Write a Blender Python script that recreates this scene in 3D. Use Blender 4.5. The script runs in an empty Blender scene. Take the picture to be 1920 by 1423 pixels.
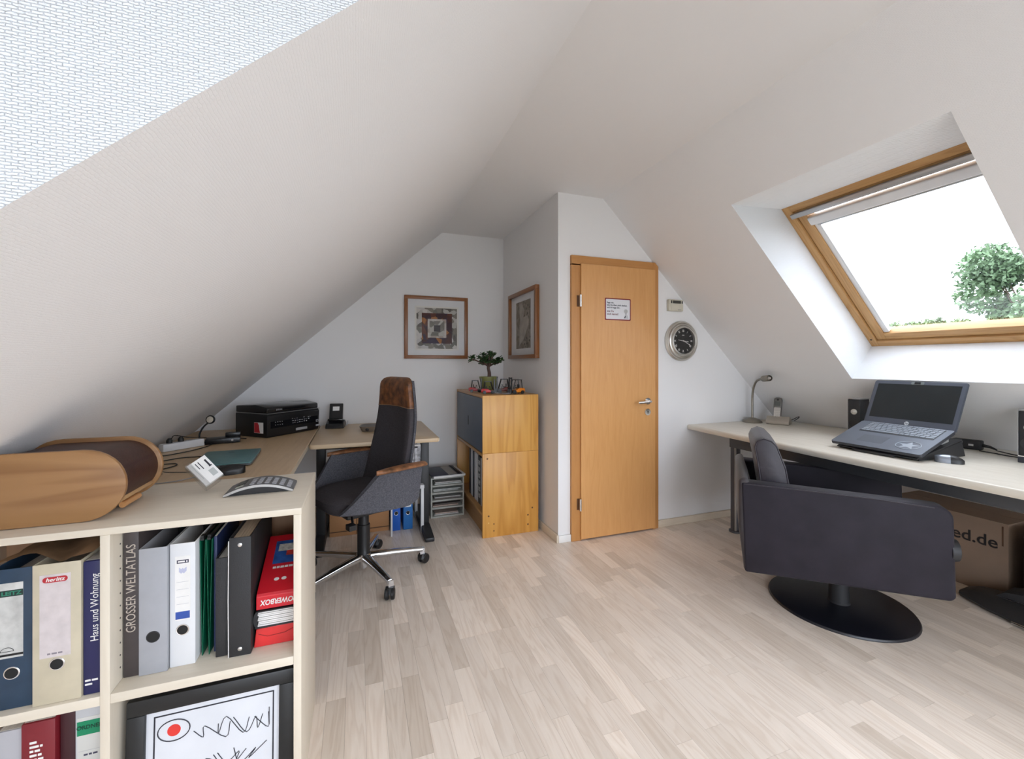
import bpy, bmesh, math, random
from mathutils import Vector, Matrix
random.seed(7)
PI = math.pi
C = bpy.context.scene.collection
SC = bpy.context.scene

# ---------------------------------------------------------------- camera
cam = bpy.data.cameras.new('camera')
cam.sensor_width = 36.0
cam.lens = 801.0 / 1920.0 * 36.0
cam.shift_y = -30.0 / 1920.0
cam.clip_start = 0.02
cam_o = bpy.data.objects.new('camera', cam)
cam_o.location = (0, 0, 1.257)
cam_o.rotation_euler = (math.radians(90), 0, math.radians(-19.8))
C.objects.link(cam_o)
SC.camera = cam_o

# ---------------------------------------------------------------- sky
SKY = 2.7
EXPOSURE = 1.4
w = bpy.data.worlds.new('overcast_sky'); SC.world = w; w.use_nodes = True
nt = w.node_tree; nt.nodes.clear()
def wn(t, **k):
    n = nt.nodes.new(t)
    for a, b in k.items(): setattr(n, a, b)
    return n
tc = wn('ShaderNodeTexCoord')
nz = wn('ShaderNodeTexNoise'); nz.inputs['Scale'].default_value = 3.2; nz.inputs['Detail'].default_value = 5
mp = wn('ShaderNodeMapping'); mp.inputs['Scale'].default_value = (1, 1, 2.6)
cr = wn('ShaderNodeValToRGB')
cr.color_ramp.elements[0].position = 0.32; cr.color_ramp.elements[0].color = (0.74, 0.83, 0.98, 1)
cr.color_ramp.elements[1].position = 0.68; cr.color_ramp.elements[1].color = (0.90, 0.96, 1.04, 1)
bg = wn('ShaderNodeBackground'); bg.inputs['Strength'].default_value = SKY
out = wn('ShaderNodeOutputWorld')
nt.links.new(tc.outputs['Generated'], mp.inputs['Vector']); nt.links.new(mp.outputs['Vector'], nz.inputs['Vector'])
nt.links.new(nz.outputs['Fac'], cr.inputs['Fac']); nt.links.new(cr.outputs['Color'], bg.inputs['Color'])
nt.links.new(bg.outputs['Background'], out.inputs['Surface'])
SC.view_settings.view_transform = 'Standard'
SC.view_settings.look = 'None'
SC.view_settings.gamma = 1.0
SC.view_settings.use_curve_mapping = False
SC.view_settings.exposure = EXPOSURE
SC.cycles.max_bounces = 10
SC.cycles.diffuse_bounces = 6
SC.cycles.transparent_max_bounces = 16
SC.cycles.caustics_reflective = False
SC.cycles.caustics_refractive = False

def portal(name, loc, normal, sx, sy):
    l = bpy.data.lights.new(name, 'AREA'); l.shape = 'RECTANGLE'; l.size = sx; l.size_y = sy
    l.cycles.is_portal = True
    o = bpy.data.objects.new(name, l); C.objects.link(o)
    o.location = loc
    n = Vector(normal).normalized()
    o.rotation_euler = (-n).to_track_quat('Z', 'Y').to_euler() if False else n.to_track_quat('-Z', 'Y').to_euler()
    return o

# ---------------------------------------------------------------- materials
MATS = {}
def mat(name, col=(.5, .5, .5), rough=.5, metal=0.0, var=0.06, vscale=6.0, bump=0.0, bscale=200.0, spec=.5, emit=None, sheen=0.0, coat=0.0, stretch=(1, 1, 1), alpha=1.0):
    if name in MATS: return MATS[name]
    m = bpy.data.materials.new(name); m.use_nodes = True
    t = m.node_tree; b = t.nodes['Principled BSDF']
    b.inputs['Roughness'].default_value = rough; b.inputs['Metallic'].default_value = metal
    b.inputs['Specular IOR Level'].default_value = spec
    b.inputs['Coat Weight'].default_value = coat
    if sheen: b.inputs['Sheen Weight'].default_value = sheen; b.inputs['Sheen Roughness'].default_value = .4
    c = t.nodes.new('ShaderNodeTexCoord'); mpn = t.nodes.new('ShaderNodeMapping')
    mpn.inputs['Scale'].default_value = stretch
    t.links.new(c.outputs['Object'], mpn.inputs['Vector'])
    n = t.nodes.new('ShaderNodeTexNoise'); n.inputs['Scale'].default_value = vscale; n.inputs['Detail'].default_value = 4
    t.links.new(mpn.outputs['Vector'], n.inputs['Vector'])
    r = t.nodes.new('ShaderNodeValToRGB')
    r.color_ramp.elements[0].position = .3; r.color_ramp.elements[1].position = .7
    r.color_ramp.elements[0].color = tuple(max(0, x * (1 - var)) for x in col) + (1,)
    r.color_ramp.elements[1].color = tuple(min(1, x * (1 + var)) for x in col) + (1,)
    t.links.new(n.outputs['Fac'], r.inputs['Fac']); t.links.new(r.outputs['Color'], b.inputs['Base Color'])
    if bump:
        n2 = t.nodes.new('ShaderNodeTexNoise'); n2.inputs['Scale'].default_value = bscale; n2.inputs['Detail'].default_value = 3
        t.links.new(mpn.outputs['Vector'], n2.inputs['Vector'])
        bp = t.nodes.new('ShaderNodeBump'); bp.inputs['Strength'].default_value = bump; bp.inputs['Distance'].default_value = .002
        t.links.new(n2.outputs['Fac'], bp.inputs['Height']); t.links.new(bp.outputs['Normal'], b.inputs['Normal'])
    if emit: b.inputs['Emission Color'].default_value = emit[:3] + (1,); b.inputs['Emission Strength'].default_value = emit[3]
    MATS[name] = m
    return m

def wood(name, c1, c2, axis='x', scale=9.0, rough=.45, ring=0.5, seed=0.0, coat=0.0, tone=False):
    """grain running along axis of the object's own coordinates"""
    if name in MATS: return MATS[name]
    m = bpy.data.materials.new(name); m.use_nodes = True
    t = m.node_tree; b = t.nodes['Principled BSDF']; b.inputs['Roughness'].default_value = rough; b.inputs['Coat Weight'].default_value = coat
    L = t.links.new
    c = t.nodes.new('ShaderNodeTexCoord'); mpn = t.nodes.new('ShaderNodeMapping')
    s = {'x': (.09, 1, 1), 'y': (1, .09, 1), 'z': (1, 1, .09)}[axis]
    mpn.inputs['Scale'].default_value = s; mpn.inputs['Location'].default_value = (seed, seed * 1.7, seed * .6)
    L(c.outputs['Object'], mpn.inputs['Vector'])
    vec = mpn.outputs['Vector']
    if tone:
        at = t.nodes.new('ShaderNodeAttribute'); at.attribute_name = 'seed'
        va = t.nodes.new('ShaderNodeVectorMath'); va.operation = 'ADD'
        L(mpn.outputs['Vector'], va.inputs[0]); L(at.outputs['Vector'], va.inputs[1]); vec = va.outputs[0]
    n = t.nodes.new('ShaderNodeTexNoise'); n.inputs['Scale'].default_value = scale; n.inputs['Detail'].default_value = 3; n.inputs['Distortion'].default_value = .6
    L(vec, n.inputs['Vector'])
    mu = t.nodes.new('ShaderNodeMath'); mu.operation = 'MULTIPLY'; mu.inputs[1].default_value = 9.0
    L(n.outputs['Fac'], mu.inputs[0])
    fr = t.nodes.new('ShaderNodeMath'); fr.operation = 'FRACT'; L(mu.outputs[0], fr.inputs[0])
    rp = t.nodes.new('ShaderNodeValToRGB')
    e = rp.color_ramp.elements
    e[0].position = 0; e[0].color = (0, 0, 0, 1); e[1].position = 1; e[1].color = (0, 0, 0, 1)
    k = e.new(.5); k.color = (1, 1, 1, 1); k2 = e.new(.88); k2.color = (.75, .75, .75, 1)
    L(fr.outputs[0], rp.inputs['Fac'])
    n2 = t.nodes.new('ShaderNodeTexNoise'); n2.inputs['Scale'].default_value = scale * 14; n2.inputs['Detail'].default_value = 3
    L(vec, n2.inputs['Vector'])
    mx = t.nodes.new('ShaderNodeMix'); mx.data_type = 'FLOAT'; mx.inputs[0].default_value = ring
    L(n2.outputs['Fac'], mx.inputs[2]); L(rp.outputs['Color'], mx.inputs[3])
    cm = t.nodes.new('ShaderNodeMix'); cm.data_type = 'RGBA'
    cm.inputs[6].default_value = c1 + (1,); cm.inputs[7].default_value = c2 + (1,)
    L(mx.outputs[0], cm.inputs[0])
    colout = cm.outputs[2]
    if tone:
        a2 = t.nodes.new('ShaderNodeAttribute'); a2.attribute_name = 'tone'
        m2 = t.nodes.new('ShaderNodeMix'); m2.data_type = 'RGBA'; m2.blend_type = 'MULTIPLY'; m2.inputs[0].default_value = 1
        L(colout, m2.inputs[6]); L(a2.outputs['Color'], m2.inputs[7]); colout = m2.outputs[2]
    L(colout, b.inputs['Base Color'])
    bp = t.nodes.new('ShaderNodeBump'); bp.inputs['Strength'].default_value = .06; bp.inputs['Distance'].default_value = .001
    L(mx.outputs[0], bp.inputs['Height']); L(bp.outputs['Normal'], b.inputs['Normal'])
    MATS[name] = m
    return m

def wallpaper(name, col, strength=.5, plane='xz', size=.010):
    """white painted woven wallpaper: short staggered dashes in relief"""
    if name in MATS: return MATS[name]
    m = bpy.data.materials.new(name); m.use_nodes = True
    t = m.node_tree; b = t.nodes['Principled BSDF']; b.inputs['Roughness'].default_value = .75; b.inputs['Specular IOR Level'].default_value = .25
    L = t.links.new
    c = t.nodes.new('ShaderNodeTexCoord'); sep = t.nodes.new('ShaderNodeSeparateXYZ'); L(c.outputs['Object'], sep.inputs[0])
    cb = t.nodes.new('ShaderNodeCombineXYZ')
    L(sep.outputs['XYZ'.index(plane[0].upper())], cb.inputs[0]); L(sep.outputs['XYZ'.index(plane[1].upper())], cb.inputs[1])
    nz = t.nodes.new('ShaderNodeTexNoise'); nz.inputs['Scale'].default_value = 110; L(cb.outputs[0], nz.inputs['Vector'])
    add = t.nodes.new('ShaderNodeMixRGB'); add.blend_type = 'ADD'; add.inputs[0].default_value = .0035
    L(cb.outputs[0], add.inputs[1]); L(nz.outputs['Color'], add.inputs[2])
    br = t.nodes.new('ShaderNodeTexBrick'); br.inputs['Scale'].default_value = 1.0
    br.inputs['Brick Width'].default_value = size * 1.9; br.inputs['Row Height'].default_value = size * .62
    br.inputs['Mortar Size'].default_value = size * .13; br.inputs['Mortar Smooth'].default_value = 1.0
    L(add.outputs[0], br.inputs['Vector'])
    n2 = t.nodes.new('ShaderNodeTexNoise'); n2.inputs['Scale'].default_value = 240; n2.inputs['Detail'].default_value = 3; L(cb.outputs[0], n2.inputs['Vector'])
    ad = t.nodes.new('ShaderNodeMath'); ad.operation = 'MULTIPLY_ADD'; ad.inputs[1].default_value = -1.0
    L(br.outputs['Fac'], ad.inputs[0]); L(n2.outputs['Fac'], ad.inputs[2])
    bp = t.nodes.new('ShaderNodeBump'); bp.inputs['Strength'].default_value = strength; bp.inputs['Distance'].default_value = .0016
    L(ad.outputs[0], bp.inputs['Height']); L(bp.outputs['Normal'], b.inputs['Normal'])
    n3 = t.nodes.new('ShaderNodeTexNoise'); n3.inputs['Scale'].default_value = 1.3; L(c.outputs['Object'], n3.inputs['Vector'])
    r = t.nodes.new('ShaderNodeValToRGB')
    r.color_ramp.elements[0].color = tuple(x * .985 for x in col) + (1,); r.color_ramp.elements[1].color = tuple(min(1, x * 1.01) for x in col) + (1,)
    L(n3.outputs['Fac'], r.inputs['Fac']); L(r.outputs['Color'], b.inputs['Base Color'])
    MATS[name] = m
    return m

def glass_mat(name, gloss=.07, tint=(1, 1, 1)):
    if name in MATS: return MATS[name]
    m = bpy.data.materials.new(name); m.use_nodes = True
    t = m.node_tree; t.nodes.clear(); L = t.links.new
    o = t.nodes.new('ShaderNodeOutputMaterial'); a = t.nodes.new('ShaderNodeBsdfTransparent'); a.inputs[0].default_value = tint + (1,)
    g = t.nodes.new('ShaderNodeBsdfGlossy'); g.inputs['Roughness'].default_value = .02
    x = t.nodes.new('ShaderNodeMixShader'); x.inputs[0].default_value = gloss
    L(a.outputs[0], x.inputs[1]); L(g.outputs[0], x.inputs[2]); L(x.outputs[0], o.inputs['Surface'])
    MATS[name] = m
    return m

# ---------------------------------------------------------------- mesh helpers
def newbm(): return bmesh.new()
def box(bm, lo, hi):
    x0, y0, z0 = lo; x1, y1, z1 = hi
    v = [bm.verts.new(p) for p in ((x0, y0, z0), (x1, y0, z0), (x1, y1, z0), (x0, y1, z0), (x0, y0, z1), (x1, y0, z1), (x1, y1, z1), (x0, y1, z1))]
    for f in ((3, 2, 1, 0), (4, 5, 6, 7), (0, 1, 5, 4), (1, 2, 6, 5), (2, 3, 7, 6), (3, 0, 4, 7)): bm.faces.new([v[i] for i in f])
    return v
def prism(bm, poly, axis, a, b):
    """poly in the two other axes (cyclic order), extruded along axis from a to b"""
    def P(p, k):
        if axis == 'x': return (k, p[0], p[1])
        if axis == 'y': return (p[0], k, p[1])
        return (p[0], p[1], k)
    A = [bm.verts.new(P(p, a)) for p in poly]; B = [bm.verts.new(P(p, b)) for p in poly]
    n = len(poly)
    bm.faces.new(A[::-1]); bm.faces.new(B)
    for i in range(n): bm.faces.new((A[i], A[(i + 1) % n], B[(i + 1) % n], B[i]))
    return A + B
def lathe(bm, prof, n=24, cx=0, cy=0, cz=0, axis='z'):
    """prof: list of (radius, height)"""
    rings = []
    for r, z in prof:
        ring = []
        for i in range(n):
            a = 2 * PI * i / n
            p = (cx + r * math.cos(a), cy + r * math.sin(a), cz + z) if axis == 'z' else ((cx + r * math.cos(a), cy + z, cz + r * math.sin(a)) if axis == 'y' else (cx + z, cy + r * math.cos(a), cz + r * math.sin(a)))
            ring.append(bm.verts.new(p))
        rings.append(ring)
    for A, B in zip(rings, rings[1:]):
        for i in range(n):
            bm.faces.new((A[i], A[(i + 1) % n], B[(i + 1) % n], B[i]))
    if prof[0][0] > 1e-6: bm.faces.new(rings[0][::-1])
    if prof[-1][0] > 1e-6: bm.faces.new(rings[-1])
def tube(bm, pts, r, n=8, closed=False):
    pts = [Vector(p) for p in pts]
    rings = []; m = len(pts)
    up = Vector((0, 0, 1)); prev = None
    for i, p in enumerate(pts):
        if closed: d = pts[(i + 1) % m] - pts[i - 1]
        else: d = pts[min(i + 1, m - 1)] - pts[max(i - 1, 0)]
        d.normalize()
        if prev is None:
            u = d.cross(up)
            if u.length < 1e-3: u = d.cross(Vector((1, 0, 0)))
            u.normalize()
        else:
            u = prev - d * prev.dot(d)
            if u.length < 1e-4: u = d.cross(up)
            u.normalize()
        prev = u; vv = d.cross(u)
        rr = r[i] if isinstance(r, (list, tuple)) else r
        rings.append([bm.verts.new(p + u * rr * math.cos(2 * PI * k / n) + vv * rr * math.sin(2 * PI * k / n)) for k in range(n)])
    rng = range(m) if closed else range(m - 1)
    for i in rng:
        A, B = rings[i], rings[(i + 1) % m]
        for k in range(n): bm.faces.new((A[k], A[(k + 1) % n], B[(k + 1) % n], B[k]))
    if not closed: bm.faces.new(rings[0][::-1]); bm.faces.new(rings[-1])
def smoothpath(pts, k=6):
    """Catmull-Rom"""
    P = [Vector(p) for p in pts]; P = [P[0] * 2 - P[1]] + P + [P[-1] * 2 - P[-2]]
    o = []
    for i in range(1, len(P) - 2):
        for j in range(k):
            t = j / k; a, b, c, d = P[i - 1:i + 3]
            o.append(.5 * ((2 * b) + (c - a) * t + (2 * a - 5 * b + 4 * c - d) * t * t + (3 * b - a - 3 * c + d) * t ** 3))
    o.append(P[-2]); return o
def loft(bm, loops, cap=True):
    R = [[bm.verts.new(p) for p in l] for l in loops]; n = len(R[0])
    for A, B in zip(R, R[1:]):
        for i in range(n): bm.faces.new((A[i], A[(i + 1) % n], B[(i + 1) % n], B[i]))
    if cap: bm.faces.new(R[0][::-1]); bm.faces.new(R[-1])
def superloop(cx, cy, z, a, b, e=4.0, n=28, f=None):
    o = []
    for i in range(n):
        t = 2 * PI * i / n; c, s = math.cos(t), math.sin(t)
        x = a * math.copysign(abs(c) ** (2 / e), c); y = b * math.copysign(abs(s) ** (2 / e), s)
        p = (cx + x, cy + y, z)
        o.append(f(p) if f else p)
    return o
def rpoly(w, h, r, n=5, cx=0, cy=0):
    """rounded rectangle polygon"""
    o = []
    for (sx, sy, a0) in ((1, 1, 0), (-1, 1, PI / 2), (-1, -1, PI), (1, -1, 3 * PI / 2)):
        for i in range(n + 1):
            a = a0 + PI / 2 * i / n
            o.append((cx + sx * (w / 2 - r) + r * math.cos(a), cy + sy * (h / 2 - r) + r * math.sin(a)))
    return o
def bev(bm, w=.003, seg=2, ang=30):
    bmesh.ops.remove_doubles(bm, verts=bm.verts, dist=1e-6)
    bmesh.ops.recalc_face_normals(bm, faces=bm.faces)
    es = [e for e in bm.edges if len(e.link_faces) == 2 and e.calc_face_angle(0) > math.radians(ang)]
    bmesh.ops.bevel(bm, geom=es, offset=w, segments=seg, profile=.5, affect='EDGES', clamp_overlap=True)
    return bm
def obj(name, bm, m, parent=None, loc=(0, 0, 0), rot=(0, 0, 0), smooth=False, recalc=True, bevel=0, seg=2):
    if bevel: bev(bm, bevel, seg)
    elif recalc: bmesh.ops.recalc_face_normals(bm, faces=bm.faces)
    me = bpy.data.meshes.new(name); bm.to_mesh(me); bm.free()
    if smooth:
        me.shade_smooth()
        try: me.set_sharp_from_angle(angle=math.radians(38))
        except Exception: pass
    o = bpy.data.objects.new(name, me); C.objects.link(o)
    if m is not None: me.materials.append(m)
    o.location = loc; o.rotation_euler = rot
    if parent is not None: o.parent = parent
    return o
def bobj(name, lo, hi, m, parent=None, bevel=0, loc=(0, 0, 0), rot=(0, 0, 0), seg=2):
    bm = newbm(); box(bm, lo, hi)
    return obj(name, bm, m, parent, loc, rot, bevel=bevel, seg=seg, smooth=bevel > 0)
def tag(o, label, cat, group=None, kind=None):
    o['label'] = label; o['category'] = cat
    if group: o['group'] = group
    if kind: o['kind'] = kind
    return o
def thing(name, label, cat, loc=(0, 0, 0), rotz=0, group=None, rot=None):
    o = bpy.data.objects.new(name, None); C.objects.link(o); o.empty_display_size = .05
    o.location = loc; o.rotation_euler = rot if rot else (0, 0, rotz)
    return tag(o, label, cat, group)
def struct(o, label=None):
    o['kind'] = 'structure'
    if label: o['label'] = label
    return o
def text(s, size, m, parent, loc, rot=(0, 0, 0), sx=1.0, align='CENTER', name='lettering', ext=.0003, bold=0.0, shear=0.0, ls=None):
    cu = bpy.data.curves.new('t', 'FONT'); cu.body = s; cu.size = size; cu.align_x = align; cu.align_y = 'CENTER'; cu.extrude = ext
    cu.resolution_u = 3; cu.offset = bold; cu.shear = shear
    if ls: cu.space_line = ls
    to = bpy.data.objects.new('t', cu); C.objects.link(to)
    dg = bpy.context.evaluated_depsgraph_get()
    me = bpy.data.meshes.new_from_object(to.evaluated_get(dg)); me.name = name
    bpy.data.objects.remove(to); bpy.data.curves.remove(cu)
    me.materials.clear(); me.materials.append(m)
    o = bpy.data.objects.new(name, me); C.objects.link(o)
    o.location = loc; o.rotation_euler = rot; o.scale = (sx, 1, 1); o.parent = parent
    return o
FRONT = (PI / 2, 0, 0)                  # text that faces -y, reads along +x
def sidef(d):                            # text facing along -x reads along -y ; facing +x reads along +y
    return (PI / 2, 0, -PI / 2) if d == '-x' else (PI / 2, 0, PI / 2)

# ================================================================ the room
ZC = 2.46; XL, KL = .726, .905; XR, KR = 1.684, .98
XKL, XKR = -1.55, 3.75
YB, YD, XS, YR = 3.916, 2.711, 1.32, -1.4
def zl(x): return ZC + KL * (x - XL)
def zr(x): return ZC - KR * (x - XR)
wp_slope = wallpaper('woven_wallpaper_slope', (.83, .822, .825), .30, 'yz', .006)
wp_wall = wallpaper('woven_wallpaper_wall', (.82, .812, .81), .2, 'xz', .006)
wp_side = wallpaper('woven_wallpaper_side', (.82, .812, .81), .2, 'yz', .006)
wp_reveal = wallpaper('woven_wallpaper_reveal', (.85, .865, .88), .9, 'xz', .0062)
wp_reveal_y = wallpaper('woven_wallpaper_reveal_long', (.85, .865, .88), .7, 'yz', .0062)
ceil_m = wallpaper('painted_ceiling', (.81, .80, .80), .15, 'xy', .006)
plain_white = mat('white_paint', (.8, .8, .79), .6)

def quad(bm, a, b, c, d): bm.faces.new([bm.verts.new(p) for p in (a, b, c, d)])

class Frame:
    """skylight geometry: s runs down the slope, n outward"""
    def __init__(f, side, hy=None, span=None):
        f.span = span or (YR - .15, YB + .15)
        if side == 'r':
            k = math.hypot(1, KR); f.O = Vector((XR, 0, ZC)); f.s = Vector((1, 0, -KR)) / k; f.n = Vector((KR, 0, 1)) / k
            f.S = (XKR - XR) * k; f.hole = (.431, 1.858); f.inn = (.696, 1.853); f.y = (.905, 1.86)
        else:
            k = math.hypot(1, KL); f.O = Vector((XL, 0, ZC)); f.s = Vector((-1, 0, -KL)) / k; f.n = Vector((-KL, 0, 1)) / k
            f.S = (XL - XKL) * k; f.hole = (.457, 1.94); f.inn = (.722, 1.935); f.y = (-.29, .684)
        if hy: f.y = hy
    def P(f, s, y, n): v = f.O + f.s * s + f.n * n; return (v.x, y, v.z)
    def ring(f, s0, s1, y0, y1, n): return [f.P(s0, y0, n), f.P(s1, y0, n), f.P(s1, y1, n), f.P(s0, y1, n)]
DEP = .29
FR = Frame('r', None, (.72, YB + .15)); FL = Frame('l'); FR2 = Frame('r', (-1.15, .355), (YR - .15, .72))  # the rear right opening is unseen, added for more daylight
for F, nm in ((FR, 'wall_right'), (FR2, 'wall_right_rear'), (FL, 'wall_left')):
    Y0, Y1 = F.span
    A = F.ring(0, F.S, Y0, Y1, 0); B = F.ring(F.hole[0], F.hole[1], F.y[0], F.y[1], 0)
    Cc = F.ring(F.inn[0], F.inn[1], F.y[0], F.y[1], DEP)
    D = F.ring(F.inn[0] - .06, F.inn[1] + .06, F.y[0] - .06, F.y[1] + .06, DEP)
    E_ = F.ring(F.inn[0] - .06, F.inn[1] + .06, F.y[0] - .06, F.y[1] + .06, .45)
    G = F.ring(-.3, F.S + .3, Y0, Y1, .45)
    bm = newbm()
    def bridge(p, q):
        for i in range(4): quad(bm, p[i], p[(i + 1) % 4], q[(i + 1) % 4], q[i])
    bridge(A, B); bridge(Cc, D); bridge(D, E_); bridge(E_, G); bridge(G, A)
    bmesh.ops.remove_doubles(bm, verts=bm.verts, dist=1e-5)
    wl = struct(obj(nm, bm, wp_slope), 'white papered sloping roof wall with a deep skylight opening')
    for i in range(4):
        bm = newbm(); quad(bm, B[i], B[(i + 1) % 4], Cc[(i + 1) % 4], Cc[i])
        obj('reveal', bm, wp_reveal if i in (0, 2) else wp_reveal_y, wl)

# flat ceiling, end walls, knee walls
struct(bobj('ceiling', (XL - .05, YR - .1, ZC), (XR + .05, YB + .1, ZC + .2), ceil_m))
bm = newbm(); prism(bm, [(XKL - .2, -.02), (XS + .001, -.02), (XS + .001, ZC + .1), (XL, ZC + .1), (XKL - .2, zl(XKL - .2) + .1)], 'y', YB, YB + .12)
struct(obj('wall_back', bm, wp_wall))
struct(bobj('wall_side', (XS, YD + .10, -.02), (XS + .10, YB + .1, ZC + .1), wp_side))
struct(bobj('wall_knee_left', (XKL - .15, YR, -.02), (XKL, YB + .1, zl(XKL) + .05), wp_side))
struct(bobj('wall_knee_right', (XKR, YR, -.02), (XKR + .15, YD + .1, zr(XKR) + .05), wp_side))
# the wall with the door (opening left free)
DX0, DX1, DZ = 1.45, 2.12, 1.99
bm = newbm()
box(bm, (XS, YD, -.02), (DX0, YD + .10, ZC + .1))
prism(bm, [(DX0, DZ), (DX1, DZ), (XR + .4, zr(XR + .4) + .15), (XR, ZC + .1), (DX0, ZC + .1)], 'y', YD, YD + .10)
prism(bm, [(DX1, -.02), (XKR + .1, -.02), (XKR + .1, zr(XKR + .1) + .1), (DX1, zr(DX1) + .1)], 'y', YD, YD + .10)
struct(obj('wall_door', bm, wp_wall))
# rear gable wall behind the viewer, its large opening added to brighten the room
GO = [(XKL - .2, -.02), (XKR + .2, -.02), (XKR + .2, zr(XKR) + .1), (XR, ZC + .1), (XL, ZC + .1), (XKL - .2, zl(XKL) + .1)]
GI = [(-1.0, .12), (3.2, .12), (3.2, zr(3.2) - .14), (XR - .02, ZC - .13), (XL + .02, ZC - .13), (-1.0, zl(-1.0) - .14)]
def poly_ring(bm, P_, Q_, ya, yb):
    n = len(P_)
    for k in range(n):
        p, q, r, s = P_[k], P_[(k + 1) % n], Q_[(k + 1) % n], Q_[k]
        prism(bm, [p, q, r, s], 'y', ya, yb)
bm = newbm(); poly_ring(bm, GO, GI, YR - .12, YR)
struct(obj('wall_rear', bm, wp_wall))
# unseen closure added behind the door wall, so that no daylight leaks in
struct(bobj('wall_daylight_closure', (XS + .1, YD + .6, -.02), (XKR + .2, YD + .7, ZC + .2), plain_white))

# ---------------------------------------------------------------- floor
floor_m = mat('subfloor', (.30, .24, .18), .8)
fl = struct(bobj('floor', (XKL - .2, YR - .2, -.12), (XKR + .2, YB + .8, -.007), floor_m), 'pale maple strip laminate floor')
plank_m = wood('maple_strip', (.71, .595, .49), (.87, .775, .68), 'y', 12.0, .32, .55, tone=True)
SW = .0685
def proj(x, y, z):
    d = Vector((x, y, z - 1.257)); a = math.radians(19.8)
    dep = d.x * math.sin(a) + d.y * math.cos(a); rt = d.x * math.cos(a) - d.y * math.sin(a)
    if dep < .15: return None
    return (960 + 801 * rt / dep, 681.5 - 801 * d.z / dep)
rng = random.Random(11)
strips = []
x = XKL; i = 0
while x < XKR:
    y = YR - rng.uniform(0, .5)
    while y < YB:
        ln = rng.choice((.16, .24, .31, .37, .42, .48, .55, .62))
        y1 = y + ln
        a, b = max(y, YR), min(y1, YB)
        if b - a > .02 and not (x > XS and a > YD + .05):
            if x > XS: b = min(b, YD + .1)
            area = 0
            q = [proj(px, py, 0) for px, py in ((x, a), (x + SW, a), (x + SW, b), (x, b))]
            if all(q):
                cx = sum(p[0] for p in q) / 4; cy = sum(p[1] for p in q) / 4
                hid = (x < -.17 and a < 1.75) or (x < -.2 and cx < 600)
                if -60 < cx < 1980 and 640 < cy < 1460 and not hid:
                    area = abs(sum(q[k][0] * q[(k + 1) % 4][1] - q[(k + 1) % 4][0] * q[k][1] for k in range(4))) / 2
            strips.append((area, x, a, b))
        y = y1
    x += SW
strips.sort(reverse=True)
def strip_data(n, k):
    tn = rng.gauss(0, 1); tn = max(-1.7, min(1.7, tn))
    l = 1.0 + .085 * tn
    col = (l, l * (1 - .012 * max(0, -tn)), l * (1 - .03 * max(0, -tn)), 1)
    sd = (rng.uniform(0, 40), rng.uniform(0, 40), rng.uniform(0, 40))
    return col, sd
def add_attr(me, cols, seeds):
    c = me.color_attributes.new('tone', 'FLOAT_COLOR', 'CORNER'); s = me.attributes.new('seed', 'FLOAT_VECTOR', 'CORNER')
    for k in range(len(me.loops)):
        c.data[k].color = cols[k]; s.data[k].vector = seeds[k]
G = .0005
for k, (ar, x, a, b) in enumerate(strips[:300]):
    bm = newbm(); box(bm, (0, 0, -.007), (SW - G, b - a - G, 0))
    o = obj('plank', bm, plank_m, fl, (x, a, 0))
    col, sd = strip_data(0, 0); n = len(o.data.loops); add_attr(o.data, [col] * n, [sd] * n)
bm = newbm(); cs = []; ss = []
for ar, x, a, b in strips[300:]:
    box(bm, (x, a, -.007), (x + SW - G, b - G, 0)); col, sd = strip_data(0, 0); cs += [col] * 24; ss += [sd] * 24
o = obj('plank_field', bm, plank_m, fl); o['kind'] = 'stuff'
add_attr(o.data, cs, ss)

# ---------------------------------------------------------------- skirting
base_m = wood('skirting_maple', (.60, .50, .38), (.72, .63, .51), 'x', 8, .45, .3)
base_lit = mat('skirting_lit', (.82, .81, .79), .45)  # lit copy of the skirting, bright light at the corner put into its colour
def skirting(nm, lo, hi, m=base_m):
    struct(bobj(nm, lo, hi, m, bevel=.004))
skirting('baseboard_side', (XS - .016, YD - .012, 0), (XS, YB - .016, .055))
skirting('baseboard_door_left', (XS - .001, YD - .016, 0), (1.414, YD, .05), base_lit)
skirting('baseboard_door_right', (2.158, YD - .016, 0), (XKR, YD, .055))
skirting('baseboard_back', (XKL, YB - .016, 0), (XS - .016, YB, .055))

# ---------------------------------------------------------------- door
door_wood = wood('door_beech', (.60, .29, .095), (.70, .37, .14), 'z', 7, .38, .25)
frame_wood = wood('door_frame_beech', (.46, .20, .055), (.56, .27, .085), 'z', 7, .4, .25)
chrome = mat('polished_metal', (.80, .80, .80), .14, 1.0, var=.02)
brushed = mat('brushed_metal', (.56, .53, .48), .33, 1.0, var=.05)
dark_hole = mat('black_void', (.01, .01, .01), .8)
door = bpy.data.objects.new('door_1', None); C.objects.link(door); door.location = (0, YD, 0); struct(door, 'narrow beech veneer door with its frame beside the clock')
fy = -.022
bm = newbm(); box(bm, (1.414, fy, 0), (1.492, .04, 1.966)); obj('jamb', bm, frame_wood, door, bevel=.003)
bm = newbm(); prism(bm, [(2.106, 0), (2.156, 0), (2.156, zr(2.156) - .004), (zr and (XR + (ZC - 2.024) / KR) - .004, 2.024), (2.106, 2.024)], 'y', fy, .04); obj('jamb', bm, frame_wood, door, bevel=.002)
bm = newbm(); box(bm, (1.414, fy, 1.952), (2.106, .04, 2.024)); obj('head', bm, wood('door_head_beech', (.46, .20, .055), (.56, .27, .085), 'x', 7, .4, .25), door, bevel=.003)
bm = newbm(); box(bm, (1.483, -.036, .012), (2.117, -.0225, 1.966)); leaf = obj('leaf', bm, door_wood, door, bevel=.002)
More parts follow.
